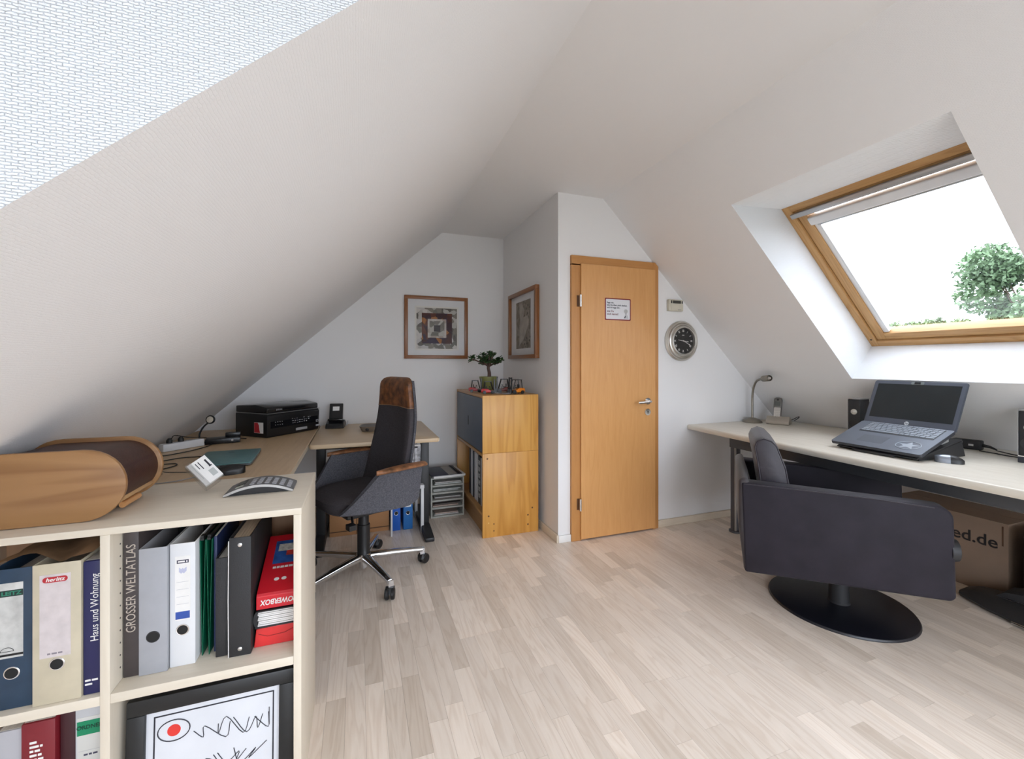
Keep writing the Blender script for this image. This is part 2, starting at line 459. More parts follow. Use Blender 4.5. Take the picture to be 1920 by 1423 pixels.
bm = newbm(); box(bm, (1.495, -.02, .014), (2.105, .03, 1.95)); obj('leaf_core', bm, door_wood, leaf)
for z in (1.70, .26):
    bm = newbm(); tube(bm, [(1.474, -.044, z - .042), (1.474, -.044, z + .042)], .008, 10); h_ = obj('hinge', bm, chrome, door, smooth=True)
    bm = newbm(); box(bm, (1.455, -.0235, z - .04), (1.474, -.0222, z + .04)); obj('hinge_plate', bm, mat('hinge_brown', (.12, .05, .02), .4), h_)
hx, hz = 2.043, .975
bm = newbm(); lathe(bm, [(.0, -.047), (.024, -.047), (.026, -.044), (.026, -.036)], 28, hx, 0, hz, 'y'); obj('rosette', bm, chrome, leaf, smooth=True)
bm = newbm(); tube(bm, smoothpath([(hx, -.042, hz), (hx, -.075, hz), (hx - .012, -.088, hz), (hx - .05, -.09, hz - .002), (hx - .115, -.086, hz - .006)], 5), .0095, 12); obj('handle', bm, chrome, leaf, smooth=True)
bm = newbm(); lathe(bm, [(.0, -.045), (.024, -.045), (.026, -.042), (.026, -.036)], 28, hx, 0, .893, 'y'); k_ = obj('key_rosette', bm, chrome, leaf, smooth=True)
bm = newbm(); lathe(bm, [(0, -.0462), (.0045, -.0462), (.0045, -.045)], 12, hx, 0, .898, 'y'); box(bm, (hx - .0028, -.0462, .882), (hx + .0028, -.045, .898)); obj('keyhole', bm, dark_hole, k_)

# ---------------------------------------------------------------- skylights
pine = wood('pine_frame', (.42, .22, .075), (.58, .345, .145), 'x', 9, .4, .6)
pine_y = wood('pine_frame_cross', (.42, .22, .075), (.58, .345, .145), 'y', 9, .4, .6)
alu = mat('white_blind_rail', (.78, .79, .80), .35)
alu_g = mat('grey_aluminium', (.48, .49, .50), .35, .6)
pane_m = glass_mat('window_glass')
gap_m = mat('rubber_seal', (.03, .02, .015), .7)
def added_blind_cloth():  # translucent cloth added to dim the daylight on the left reveal
    if 'added_blind_cloth' in MATS: return MATS['added_blind_cloth']
    m = bpy.data.materials.new('added_blind_cloth'); m.use_nodes = True; t = m.node_tree; t.nodes.clear(); L = t.links.new
    o = t.nodes.new('ShaderNodeOutputMaterial'); a = t.nodes.new('ShaderNodeBsdfTranslucent'); a.inputs[0].default_value = (.72, .74, .76, 1)
    g = t.nodes.new('ShaderNodeBsdfDiffuse'); g.inputs[0].default_value = (.6, .6, .6, 1)
    x = t.nodes.new('ShaderNodeMixShader'); x.inputs[0].default_value = .2
    L(a.outputs[0], x.inputs[1]); L(g.outputs[0], x.inputs[2]); L(x.outputs[0], o.inputs['Surface']); MATS['added_blind_cloth'] = m
    return m
def skylight(nm, F, label, closed=False):
    sg = 1 if F.s.x > 0 else -1
    yc = (F.y[0] + F.y[1]) / 2; W = (F.y[1] - F.y[0]) / 2
    o = F.P(F.inn[0], yc, DEP); L = F.inn[1] - F.inn[0]
    root = bpy.data.objects.new(nm, None); C.objects.link(root); struct(root, label)
    Yv = Vector((0, sg, 0))
    Mx = Matrix((F.s, Yv, F.n)).transposed().to_4x4(); Mx.translation = Vector(o); root.matrix_world = Mx
    def ringm(name, a, b, z0, z1, bv=.003):
        r = []
        for lo, hi, m in (((a, -W + b, z0), (b, W - b, z1), pine_y), ((L - b, -W + b, z0), (L - a, W - b, z1), pine_y),
                          ((a, -W + a, z0), (L - a, -W + b, z1), pine), ((a, W - b, z0), (L - a, W - a, z1), pine)):
            r.append(bobj(name, lo, hi, m, root, bevel=bv))
        return r
    ringm('frame', -.045, .042, 0.001, .11)
    ringm('seal', .040, .050, .03, .09, 0)
    sa = ringm('sash', .047, .098, .012, .075)
    bobj('pane', (.09, -W + .09, .05), (L - .09, W - .09, .056), pane_m, root)
    for s_ in (-1, 1):
        y0 = s_ * (W - .098); y1 = s_ * (W - .130)
        bobj('blind_rail', (.115, min(y0, y1), .022), (L - .10, max(y0, y1), .046), alu, root, bevel=.003)
    bobj('flap_bar', (.052, -W + .03, -.016), (.082, W - .03, .004), alu_g, root, bevel=.004)
    cas = bobj('blind_cassette', (.112, -W + .095, -.004), (.165, W - .095, .046), alu, root, bevel=.008, seg=3)
    bobj('pull_bar', (.166, -W + .12, .012), (.182, W - .12, .034), alu_g, cas, bevel=.003)
    bobj('blind_fabric', (.160, -W + .125, .022), (.168, W - .125, .03), mat('blind_red', (.45, .16, .14), .7), cas)
    if W > .8: bobj('mullion', (.04, -.05, .005), (L - .04, .05, .08), pine, root, bevel=.003)
    if closed:
        bobj('added_blind', (.15, -W + .10, .026), (L - .10, W - .10, .0275), added_blind_cloth(), root)  # unseen blind, put in to soften light from the left skylight
    for s_ in (-1, 1):
        bm = newbm(); lathe(bm, [(0, -.001), (.006, -.001), (.006, .003)], 12, L - .06, s_ * (W - .02), 0); obj('screw_cap', bm, gap_m, root)
    c = Vector(o) + F.s * (L / 2) + F.n * .16; p = portal(nm + '_daylight', c, -F.n, 2 * W, L)
    p.rotation_euler = Matrix((Yv, F.s * -1 if sg > 0 else F.s * -1, F.n)).transposed().to_euler() if False else (-F.n).to_track_quat('-Z', 'Y').to_euler()
    p.data.size = p.data.size_y = max(2 * W, L) + .3
    return root
skylight('window_1', FR, 'pine framed skylight above the desk with the open laptop')
skylight('window_2', FL, 'skylight in the left roof slope next to the viewer', True)
skylight('added_window_3', FR2, 'added unseen double skylight in the right roof slope behind the viewer')  # out of view, added to raise the brightness of the room
# unseen gable window, added to bring in more daylight
gw = bpy.data.objects.new('window_4', None); C.objects.link(gw); struct(gw, 'added unseen gable glazing with white frame behind the viewer')
pvc = mat('white_pvc', (.8, .8, .8), .3)
gc = (1.15, 1.1)
GF = [(x + (gc[0] - x) * .05, z + (gc[1] - z) * .06) for x, z in GI]
bm = newbm(); poly_ring(bm, GI, GF, YR - .10, YR - .03); obj('frame', bm, pvc, gw)
for xa in (.1, 1.15, 2.2): bobj('mullion', (xa - .035, YR - .10, .16), (xa + .035, YR - .03, min(ZC - .18, zl(xa) - .2, zr(xa) - .2)), pvc, gw, bevel=.004)
bm = newbm(); prism(bm, GF, 'y', YR - .07, YR - .064); obj('pane', bm, pane_m, gw)
portal('window_4_daylight', (1.1, YR - .13, 1.2), (0, 1, 0), 4.3, 2.3)

# ================================================================ bookcase at the left
maple = wood('pale_maple_x', (.66, .58, .465), (.75, .685, .57), 'x', 7, .42, .3)
maple_z = wood('pale_maple_z', (.66, .58, .465), (.75, .685, .57), 'z', 7, .42, .3, 3.0)
maple_edge = mat('maple_edge_band', (.70, .63, .51), .4, var=.04)
black_p = mat('black_plastic', (.012, .012, .013), .38)
black_s = mat('black_satin', (.02, .02, .022), .55)
white_paper = mat('white_paper', (.80, .79, .77), .7, var=.04, vscale=30)
paper_edge = mat('paper_edges', (.72, .70, .66), .8, var=.18, vscale=300, stretch=(1, .02, .02))
card_m = mat('corrugated_card', (.42, .27, .15), .85, var=.1)
BT, BY0, BY1, BX0, BX1 = .85, 1.335, 1.757, -1.03, -.150
bc = thing('bookcase', 'low pale maple bookcase with open compartments in the left foreground', 'bookcase', (0, 0, 0))
bobj('top_board', (BX0, BY0, BT - .018), (BX1, BY1, BT), maple, bc, bevel=.0015)
bobj('side_panel', (BX1 - .021, BY0 + .001, .0), (BX1 - .001, BY1, BT - .018), maple_z, bc, bevel=.0015)
bobj('side_panel', (BX0 + .001, BY0 + .001, .0), (BX0 + .021, BY1, BT - .018), maple_z, bc, bevel=.0015)
mid = bobj('divider', (-.600, BY0 + .001, .0), (-.580, BY1 - .01, BT - .018), maple_z, bc, bevel=.0015)
SZ = .435
for a, b in ((BX0 + .021, -.600), (-.580, BX1 - .021)):
    bobj('shelf', (a, BY0 + .002, SZ - .024), (b, BY1 - .01, SZ), maple, bc, bevel=.0015)
    bobj('bottom_board', (a, BY0 + .002, .0), (b, BY1 - .01, .022), maple, bc, bevel=.0015)
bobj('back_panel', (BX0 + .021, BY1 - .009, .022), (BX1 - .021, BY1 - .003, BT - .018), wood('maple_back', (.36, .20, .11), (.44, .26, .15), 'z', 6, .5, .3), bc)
bm = newbm()
for k in range(11): lathe(bm, [(0, .0004), (.0023, .0004), (.0023, -.0005)], 8, -.580, BY0 + .05, .47 + k * .032, 'x')
obj('pin_holes', bm, dark_hole, bc)['kind'] = 'stuff'

def binder(name, label, x0, x1, y, h, m, depth=.285, z=SZ, hole=None, ring=None, group=None, tilt=0, paper=.0, open_top=True, edge=None):
    w_ = x1 - x0
    t = thing(name, label, 'binder', ((x0 + x1) / 2, y, z + .0006), tilt, group)
    c = .0028
    if w_ < .03: c = .002
    bobj('spine', (-w_ / 2, 0, 0), (w_ / 2, c, h), m, t, bevel=.0012)
    bobj('cover', (-w_ / 2, c, 0), (-w_ / 2 + c, depth, h), m, t, bevel=.0008)
    bobj('cover', (w_ / 2 - c, c, 0), (w_ / 2, depth, h), m, t, bevel=.0008)
    if paper > 0: bobj('pages', (-w_ / 2 + c + .002, .03, .008), (-w_ / 2 + c + .002 + (w_ - 2 * c - .004) * paper, depth - .01, min(h - .012, .302)), paper_edge, t)
    else: bobj('lining', (-w_ / 2 + c, depth - .03, .004), (w_ / 2 - c, depth - .02, h - .004), black_s, t)
    if hole is not None:
        bm = newbm(); lathe(bm, [(0.0, -.0004), (.0125, -.0004), (.0125, .0006)], 24, 0, 0, hole, 'y'); obj('grip_hole', bm, dark_hole, t)
        bm = newbm(); lathe(bm, [(.0125, .0006), (.0125, -.0014), (.014, -.0016), (.0152, -.0006), (.0152, .0006)], 24, 0, 0, hole, 'y'); obj('grip_ring', bm, ring or chrome, t, smooth=True)
    return t
def print_lines(parent, m, lines, x0, z0, lh, th, y=-.0008):
    """rows of short marks: print too small to read"""
    bm = newbm()
    for r, words in enumerate(lines):
        x = x0
        for w_ in words:
            box(bm, (x, y, z0 - r * lh - th / 2), (x + w_, y + .0004, z0 - r * lh + th / 2)); x += w_ + .0022
    o = obj('small_print', bm, m, parent); o['kind'] = 'stuff'
    return o
# --- upper right compartment
atlas = thing('atlas', 'tall grey brown atlas with lettered spine next to the divider', 'book', (-.5605, 1.392, SZ + .0006))
bobj('cover', (-.0165, 0, 0), (.0165, .27, .385), mat('atlas_cover', (.055, .045, .045), .5, var=.3, vscale=9), atlas, bevel=.002)
bobj('pages', (-.0135, .006, .3852), (.0135, .264, .3856), paper_edge, atlas)
text('GROSSER WELTATLAS', .029, mat('atlas_ink', (.48, .42, .36), .5), atlas, (0.001, -.0006, .232), (PI / 2, -PI / 2, 0), .80)
silver = mat('silver_grey_card', (.36, .37, .40), .45, var=.05, vscale=20)
white_c = mat('white_card', (.72, .73, .75), .45, var=.03)
b_ = binder('lever_arch_file', 'plain silver grey lever arch file with black grip hole', -.542, -.480, 1.386, .333, silver, hole=.098, ring=black_s)
b_ = binder('lever_arch_file', 'white lever arch file with blue bar on its label', -.478, -.420, 1.396, .333, white_c, hole=.098)
bobj('spine_label', (-.017, -.0006, .125), (.0175, .0004, .298), white_paper, b_)
bobj('label_stripe', (-.016, -.0010, .128), (.0165, -.0005, .148), mat('label_blue', (.03, .08, .36), .5), b_)
bobj('label_bar', (-.013, -.0010, .279), (.014, -.0005, .288), mat('label_dark', (.03, .03, .06), .5), b_)
bobj('label_bar_inset', (-.0105, -.0013, .2815), (.0055, -.0009, .2855), white_paper, b_)
bobj('label_bar_inset', (.0085, -.0013, .2815), (.0115, -.0009, .2855), white_paper, b_)
bm = newbm(); prism(bm, [(-.008, .256), (-.003, .251), (0, .254), (.003, .251), (.009, .257), (.009, .268), (.003, .263), (0, .266), (-.003, .263), (-.008, .268)], 'y', -.0010, -.0005)
obj('label_emblem', bm, mat('label_lilac', (.50, .52, .68), .5), b_)
for k in range(4): bobj('label_rule', (-.014, -.0009, .168 + k * .02), (.014, -.0005, .1687 + k * .02), mat('label_grey', (.45, .45, .48), .6), b_)
green = mat('green_card', (.0, .13, .065), .45, var=.06)
for xa, nm in ((-.4115, 'left'), (-.3955, 'right')):
    t = thing('hanging_folder', 'green suspension folder, %s one of the pair beside the white file' % nm, 'folder', (xa, 1.425, SZ + .0006), 0, 'green suspension folders')
    for s_ in (-1, 1):
        bm = newbm(); prism(bm, [(s_ * .0002, 0), (s_ * .0072, .325), (s_ * .0060, .325), (s_ * -.0008, 0)] if s_ > 0 else [(-.0008, 0), (-.0060, .325), (-.0072, .325), (-.0018, 0)], 'y', 0, .25)
        obj('flap', bm, green, t)
    bobj('hanger_rail', (-.004, -.004, .325), (.004, .254, .331), black_p, t)
    bobj('clip', (-.004, -.001, .329), (.003, .014, .338), black_p, t)
nv = thing('document_folder', 'thin navy folder between green folders and small black book', 'folder', (-.383, 1.433, SZ + .0006))
bobj('cover', (-.004, 0, 0), (.004, .24, .328), mat('navy_card', (.018, .03, .10), .5), nv, bevel=.001)
bobj('pages', (-.0025, .003, .328), (.0025, .236, .3285), paper_edge, nv)
sb = thing('notebook', 'small black bound book, shortest upright one in the compartment', 'book', (-.3605, 1.402, SZ + .0006))
bk = mat('black_bookcloth', (.022, .022, .024), .6, bump=.3, bscale=300)
bobj('spine', (-.0145, 0, 0), (.0145, .006, .276), bk, sb, bevel=.002)
bobj('cover', (-.0145, .006, 0), (-.012, .21, .276), bk, sb); bobj('cover', (.012, .006, 0), (.0145, .21, .276), bk, sb)
bobj('pages', (-.012, .006, .004), (.012, .205, .27), paper_edge, sb)
rb = thing('ring_binder', 'black ring binder with two silver rivets and yellowed pages', 'binder', (-.3125, 1.388, SZ + .0006), math.radians(-1))
bobj('spine', (-.027, 0, 0), (.027, .004, .333), bk, rb, bevel=.0015)
bobj('cover', (-.027, .004, 0), (-.024, .285, .333), bk, rb, bevel=.001); bobj('cover', (.024, .004, 0), (.027, .285, .333), bk, rb, bevel=.001)
bobj('pages', (-.022, .025, .01), (.018, .275, .325), mat('yellowed_pages', (.50, .42, .33), .8, var=.3, vscale=500, stretch=(1, .02, .02)), rb)
for z in (.02, .312):
    bm = newbm(); lathe(bm, [(0, -.003), (.003, -.0025), (.0055, -.001), (.0058, .001)], 16, 0, 0, z, 'y'); obj('rivet', bm, chrome, rb, smooth=True)
bm = newbm(); tube(bm, [(-.0282, .001, .0), (-.0286, -.0008, .16), (-.0278, .001, .325)], .0012, 6); obj('worn_edge', bm, white_paper, rb)
# red packs lying at the right end
red = mat('glossy_red_card', (.62, .012, .025), .28, var=.04)
rx0, rx1, ry = -.2835, -.1735, 1.412
rp = thing('card_box', 'creased red carton lying lowest on the shelf at the right', 'box', (0, 0, SZ + .0006))
bm = newbm(); prism(bm, [(rx0, 0), (rx1, 0), (rx1, .055), (rx0 + .006, .052)], 'y', ry, ry + .26); obj('body', bm, mat('red_card_worn', (.66, .03, .03), .35, var=.12, vscale=14), rp, bevel=.002)
bm = newbm(); tube(bm, [(rx0 + .012, ry - .0006, .038), (rx0 + .035, ry - .0006, .028), (rx0 + .08, ry - .0006, .030), (rx1 - .006, ry - .0006, .04)], .0008, 5); obj('flap_crease', bm, mat('dark_red', (.25, .01, .01), .5), rp)
al = thing('photo_album', 'white paged album between the two red cartons', 'album', (0, 0, SZ + .0562))
bobj('cover', (rx0 + .004, ry - .004, 0), (rx1, ry + .23, .003), black_s, al); bobj('cover', (rx0 + .008, ry - .004, .046), (rx1, ry + .23, .049), black_s, al)
bm = newbm()
for k in range(8): box(bm, (rx0 + .010 + .001 * (k % 3), ry + .001 * (k % 2), .0035 + k * .0053), (rx1, ry + .225, .0075 + k * .0053))
obj('pages', bm, white_paper, al)
bm = newbm(); lathe(bm, [(.0245, 0), (.0245, .2)], 16, rx0 + .010, ry - .002, .0245, 'y'); 
for v in bm.verts: v.co.x = rx0 + .010 + min(0, v.co.x - rx0 - .010) * .45
obj('spine', bm, black_s, al)
pb = thing('lettered_box', 'red lettered box with a coloured picture, topmost of the red stack', 'box', (0, 0, SZ + .1058))
bm = newbm(); prism(bm, [(ry, .002), (ry + .015, .001), (ry + .235, .088), (ry + .215, .135), (ry + .005, .046), (ry, .040)], 'x', rx0 + .006, rx1); obj('body', bm, red, pb, bevel=.0015)
text('POWERBOX', .021, white_paper, pb, ((rx0 + rx1) / 2 + .010, ry - .0008, .022), (PI / 2, PI, 0), .80, shear=.18, bold=.0005)
sl = math.atan2(.089, .21)
def on_top(u, v, dz=.0006):        # u along x, v up the sloping lid
    return (u, ry + .005 + v * math.cos(sl) - dz * math.sin(sl), .046 + v * math.sin(sl) + dz * math.cos(sl))
def lidpart(nm, u0, u1, v0, v1, m, dz=.0006):
    bm = newbm(); quad(bm, on_top(u0, v0, dz), on_top(u1, v0, dz), on_top(u1, v1, dz), on_top(u0, v1, dz)); return obj(nm, bm, m, pb, recalc=False)
def print_lid(u, v, ws):
    bm = newbm()
    for w_ in ws:
        if u + w_ > rx1 - .002: break
        quad(bm, on_top(u, v - .004, .0009), on_top(u + w_, v - .004, .0009), on_top(u + w_, v + .004, .0009), on_top(u, v + .004, .0009)); u += w_ + .002
    o = obj('small_print', bm, white_paper, pb, recalc=False); o['kind'] = 'stuff'
lidpart('printed_picture', rx0 + .03, rx1 - .001, .105, .20, mat('print_blue', (.02, .09, .33), .35, var=.4, vscale=40))
lidpart('printed_shape', rx0 + .065, rx1 - .006, .135, .175, mat('print_red', (.6, .05, .04), .35, var=.3, vscale=60), .0010)
lidpart('printed_shape', rx0 + .04, rx0 + .085, .155, .185, mat('print_pale', (.6, .6, .55), .4, var=.4, vscale=80), .0011)
print_lid(rx0 + .034, .090, (.009, .008, .010, .009, .012, .009))
for uu in (-.004, .016):
    bm = newbm(); ring_ = [on_top((rx0 + rx1) / 2 + uu + .007 * math.cos(a), .045 + .006 * math.sin(a), .0009) for a in [2 * PI * k / 14 for k in range(14)]]; bm.faces.new([bm.verts.new(p) for p in ring_]); obj('printed_dot', bm, white_paper, pb, recalc=False)
# --- lower right: framed print leaning in the compartment (plain stand-in drawing)
pf = thing('framed_print', 'black framed white line drawing in the lower right compartment', 'picture', (0, 1.374, .0225), rot=(math.radians(-3), 0, 0))
px0, px1, pt = -.566, -.1735, .352
bfm = mat('black_frame_wood', (.012, .013, .014), .4)
fw_ = .040
bobj('frame_member', (px0, -.012, pt - fw_), (px1, .012, pt), bfm, pf, bevel=.003); bobj('frame_member', (px0, -.012, 0), (px1, .012, fw_), bfm, pf, bevel=.003)
bobj('frame_member', (px0, -.012, fw_), (px0 + fw_, .012, pt - fw_), bfm, pf, bevel=.003); bobj('frame_member', (px1 - fw_, -.012, fw_), (px1, .012, pt - fw_), bfm, pf, bevel=.003)
sheet = bobj('sheet', (px0 + fw_, -.001, fw_), (px1 - fw_, .004, pt - fw_), mat('print_sheet', (.70, .72, .76), .35), pf)
ink = mat('drawing_ink', (.02, .02, .03), .5)
q0, q1, r0, r1 = px0 + fw_ + .016, px1 - fw_ - .014, fw_ + .016, pt - fw_ - .016
bm = newbm()
for a, b in (((q0, r0), (q1, r0 + .0035)), ((q0, r1 - .0035), (q1, r1)), ((q0, r0), (q0 + .0035, r1)), ((q1 - .0035, r0), (q1, r1))):
    box(bm, (a[0], -.0016, a[1]), (b[0], -.001, b[1]))
obj('border_line', bm, ink, sheet)
cxr, czr = q0 + .045, r1 - .045
bm = newbm(); tube(bm, [(cxr + .036 * math.cos(a), -.0015, czr + .027 * math.sin(a)) for a in [2 * PI * k / 28 for k in range(28)]], .0014, 6, True); obj('oval_line', bm, ink, sheet)
bm = newbm(); lathe(bm, [(0, -.0018), (.015, -.0018), (.015, -.001)], 24, cxr, 0, czr, 'y'); obj('red_dot', bm, mat('print_red_dot', (.72, .04, .03), .45), sheet)
rg = random.Random(4)
for k in range(7):
    bx, bz = q0 + .10 + (k % 4) * .045, r1 - .07 - (k // 4) * .085
    p = [(bx + rg.uniform(-.02, .02) + j * .016, -.0015, bz + (-1) ** j * rg.uniform(.008, .03)) for j in range(5)]
    p = [(min(max(v[0], q0 + .012), q1 - .012), v[1], min(v[2], r1 - .012)) for v in p]
    bm = newbm(); tube(bm, smoothpath(p, 4), .0011, 6); obj('ink_stroke', bm, ink, sheet)
# --- upper left compartment
petrol = mat('dark_petrol_card', (.018, .045, .085), .5, var=.15, vscale=25)
b_ = binder('lever_arch_file', 'dark blue lever arch file with worn white label, leftmost in view', -.815, -.736, 1.359, .333, petrol, hole=.085, paper=.6)
bobj('spine_label', (-.03, -.0007, .122), (.021, .0004, .300), mat('worn_label', (.55, .55, .53), .7, var=.2, vscale=30), b_)
bobj('label_band', (-.03, -.0011, .268), (.021, -.0006, .283), mat('label_black_green', (.01, .03, .025), .5), b_)
text('LEITZ', .0125, mat('label_green', (.03, .22, .14), .5), b_, (.0, -.0013, .2752), FRONT, 1.15, bold=.0004)
bobj('label_rule', (-.03, -.0011, .127), (.021, -.0006, .132), dark_hole, b_)
bm = newbm(); tube(bm, [(-.008 + .012 * math.cos(a), -.0009, .138 + .009 * math.sin(a)) for a in [PI * k / 12 for k in range(13)]], .0006, 5); tube(bm, [(-.02, -.0009, .138), (.004, -.0009, .138)], .0006, 5); obj('label_emblem', bm, dark_hole, b_)
cream = mat('cream_card', (.56, .50, .37), .5, var=.08, vscale=18)
b_ = binder('lever_arch_file', 'cream lever arch file with pinkish label and red oval logo', -.732, -.641, 1.347, .338, cream, hole=.094, paper=.7)
bobj('spine_label', (-.032, -.0006, .112), (.026, .0004, .312), mat('pinkish_label', (.62, .56, .56), .7, var=.08, vscale=40), b_)
bm = newbm(); prism(bm, rpoly(.047, .0135, .0065, 5, -.003, .2995), 'y', -.0011, -.0005); obj('label_logo', bm, mat('logo_red', (.45, .02, .03), .4), b_)
text('herlitz', .0125, white_paper, b_, (-.003, -.0014, .2995), FRONT, 1.1, shear=.25, bold=.0002)
print_lines(b_, mat('pencil', (.25, .22, .25), .6), [(.006, .010, .008)], -.018, .121, .01, .004)
hb = thing('reference_book', 'navy blue book with white lettered spine beside the divider', 'book', (-.6225, 1.352, SZ + .0006))
bobj('cover', (-.0175, 0, 0), (.0195, .24, .331), mat('navy_cover', (.014, .016, .085), .4), hb, bevel=.003)
bobj('pages', (-.0145, .006, .3312), (.0165, .232, .3316), paper_edge, hb)
text('Haus und Wohnung', .0225, white_paper, hb, (.006, -.0006, .215), (PI / 2, -PI / 2, 0), .92)
print_lines(hb, white_paper, [(.011, .012), (.014,)], -.013, .036, .0095, .0045)
# crumpled kraft paper lying across the files
kp = newbm()
N1, N2 = 14, 10
vs = [[None] * (N2 + 1) for _ in range(N1 + 1)]
rg = random.Random(9)
for i in range(N1 + 1):
    for j in range(N2 + 1):
        u, v = i / N1, j / N2
        vs[i][j] = kp.verts.new((-.80 + .185 * u + rg.uniform(-.003, .003), 1.352 + .22 * v + .015 * math.sin(5 * u), .7835 + .016 * math.sin(7 * u + 3 * v) * math.sin(PI * u) + .03 * v * u * .7 + rg.uniform(0, .004) + .008 * u))
for i in range(N1):
    for j in range(N2): kp.faces.new((vs[i][j], vs[i + 1][j], vs[i + 1][j + 1], vs[i][j + 1]))
bmesh.ops.solidify(kp, geom=kp.faces[:], thickness=.0025)
kpo = obj('kraft_wrapper', kp, mat('kraft_paper', (.33, .21, .12), .8, var=.25, vscale=16), smooth=True)
tag(kpo, 'crumpled brown kraft paper lying on top of the files', 'paper')
# --- lower left compartment
z0 = .0226
lw = thing('pamphlet_file', 'pale grey file at the lower left edge, left of the red book', 'binder', (-.795, 1.385, z0))
bobj('spine', (-.024, 0, 0), (.026, .24, .345), mat('pale_grey_card', (.45, .45, .48), .5), lw, bevel=.002); bobj('pages', (-.02, .004, .345), (.022, .235, .3455), paper_edge, lw)
rbk = thing('reference_book', 'dark red book with small white title lines in lower compartment', 'book', (-.733, 1.372, z0))
bobj('cover', (-.0335, 0, 0), (.0305, .24, .36), mat('dark_red_cover', (.20, .010, .018), .45), rbk, bevel=.003); bobj('pages', (-.03, .006, .36), (.027, .234, .3604), paper_edge, rbk)
print_lines(rbk, white_paper, [(.013,), (.017, .005), (.007, .010), (.013, .007), (.006, .005, .010)], -.017, .312, .0105, .0055)
mbk = thing('reference_book', 'very dark maroon book between red book and grey file', 'book', (-.684, 1.385, z0))
bobj('cover', (-.0165, 0, 0), (.0165, .23, .372), mat('maroon_cover', (.045, .008, .012), .5), mbk, bevel=.003); bobj('pages', (-.0135, .006, .372), (.0135, .224, .3724), paper_edge, mbk)
b_ = binder('lever_arch_file', 'light grey file with a green ORDNER label band', -.664, -.603, 1.372, .373, mat('light_grey_card', (.50, .51, .53), .45), z=z0, paper=.5)
bobj('spine_label', (-.027, -.0006, .19), (.024, .0004, .346), mat('grey_label', (.60, .60, .57), .6), b_)
bobj('label_band', (-.027, -.0011, .302), (.0235, -.0006, .337), mat('band_green', (.0, .22, .10), .45), b_)
text('ORDNER', .0135, mat('band_dark', (.0, .05, .025), .5), b_, (-.002, -.0014, .321), FRONT, .95, bold=.0003)
for k in range(2): bobj('label_rule', (-.024, -.0009, .262 - k * .03), (.021, -.0006, .2627 - k * .03), mat('label_grey', (.45, .45, .48), .6), b_)
print_lines(b_, mat('pen_ink', (.05, .05, .09), .6), [(.008, .006, .009)], -.014, .252, .01, .0045)

# ================================================================ things on the bookcase
# roll-top wooden box
bbw = wood('oiled_cherry_board', (.235, .110, .040), (.37, .20, .082), 'x', 5, .36, .75, 1.3)
bbe = wood('oiled_cherry_edge', (.42, .23, .095), (.52, .31, .14), 'x', 9, .35, .4)
slat_m = mat('brown_tambour', (.055, .018, .012), .42, var=.25, vscale=60)
H2 = .0925; c0, c1 = -.815, -.665
def stadium(r, n=16, dx=0):
    o = [(c1 + dx + r * math.cos(a), H2 + r * math.sin(a)) for a in [-PI / 2 + PI * k / n for k in range(n + 1)]]
    o += [(c0 + r * math.cos(a), H2 + r * math.sin(a)) for a in [PI / 2 + PI * k / n for k in range(n + 1)]]
    return o
rt = thing('roll_top_box', 'oval sided wooden bread box with brown slatted roll cover', 'box', (0, 1.398, BT + .0006))
def endpanel(y0, y1, m):
    bm = newbm(); prism(bm, stadium(H2 - .0005), 'y', y0, y1); return obj('side_panel', bm, m, rt, bevel=.003, smooth=True)
endpanel(0, .013, bbw); endpanel(.222, .235, bbw)
for y0 in (-.0012, .2338):
    pass
bm = newbm(); st = stadium(H2 - .014, 40)
npt = len(st)
# tambour slats following the oval, from lower front over the top to the back
path = []
for k in range(140):
    t = k / 139
    L1 = c1 - c0; ar = PI * (H2 - .012); tot = 1.12 * ar + L1
    d = t * tot
    r = H2 - .012
    if d < ar * .72:
        a = -PI / 2 + PI * .28 + d / r; p = (c1 + r * math.cos(a), H2 + r * math.sin(a)); nv_ = (math.cos(a), math.sin(a))
    elif d < ar * .72 + L1: p = (c1 - (d - ar * .72), H2 + r); nv_ = (0, 1)
    else:
        a = PI / 2 + (d - ar * .72 - L1) / r; p = (c0 + r * math.cos(a), H2 + r * math.sin(a)); nv_ = (math.cos(a), math.sin(a))
    path.append((p, nv_))
for k in range(0, 139):
    (p, n_), (q, m_) = path[k], path[k + 1]
    dx, dz = (q[0] - p[0]) * .41, (q[1] - p[1]) * .41; mx_, mz_ = (p[0] + q[0]) / 2, (p[1] + q[1]) / 2
    prism(bm, [(mx_ - dx, mz_ - dz), (mx_ + dx, mz_ + dz), (mx_ + dx - n_[0] * .004, mz_ + dz - n_[1] * .004), (mx_ - dx - n_[0] * .004, mz_ - dz - n_[1] * .004)], 'y', .0132, .2218)
o = obj('roll_cover', bm, slat_m, rt); o['kind'] = 'stuff'
bm = newbm()
inner = [(p[0] - n_[0] * .0045, p[1] - n_[1] * .0045) for p, n_ in path]
for a, b in zip(inner, inner[1:]): quad(bm, (a[0], .0132, a[1]), (b[0], .0132, b[1]), (b[0], .2218, b[1]), (a[0], .2218, a[1]))
obj('cover_lining', bm, mat('lining_dark', (.03, .012, .008), .8), rt, recalc=False)
bobj('base_board', (c0 - .04, .013, .004), (c1 + .012, .222, .016), bbe, rt, bevel=.002)
a = -PI / 2 + PI * .195; r = H2 - .014
bobj('end_slat', (-.027, .0132, -.006), (.027, .2218, .006), bbe, rt, bevel=.002, loc=(c1 + r * math.cos(a), 0, H2 + r * math.sin(a)), rot=(0, -(a + PI / 2), 0))
hx_, hz_ = c1 + (r + .014) * math.cos(a), H2 + (r + .014) * math.sin(a)
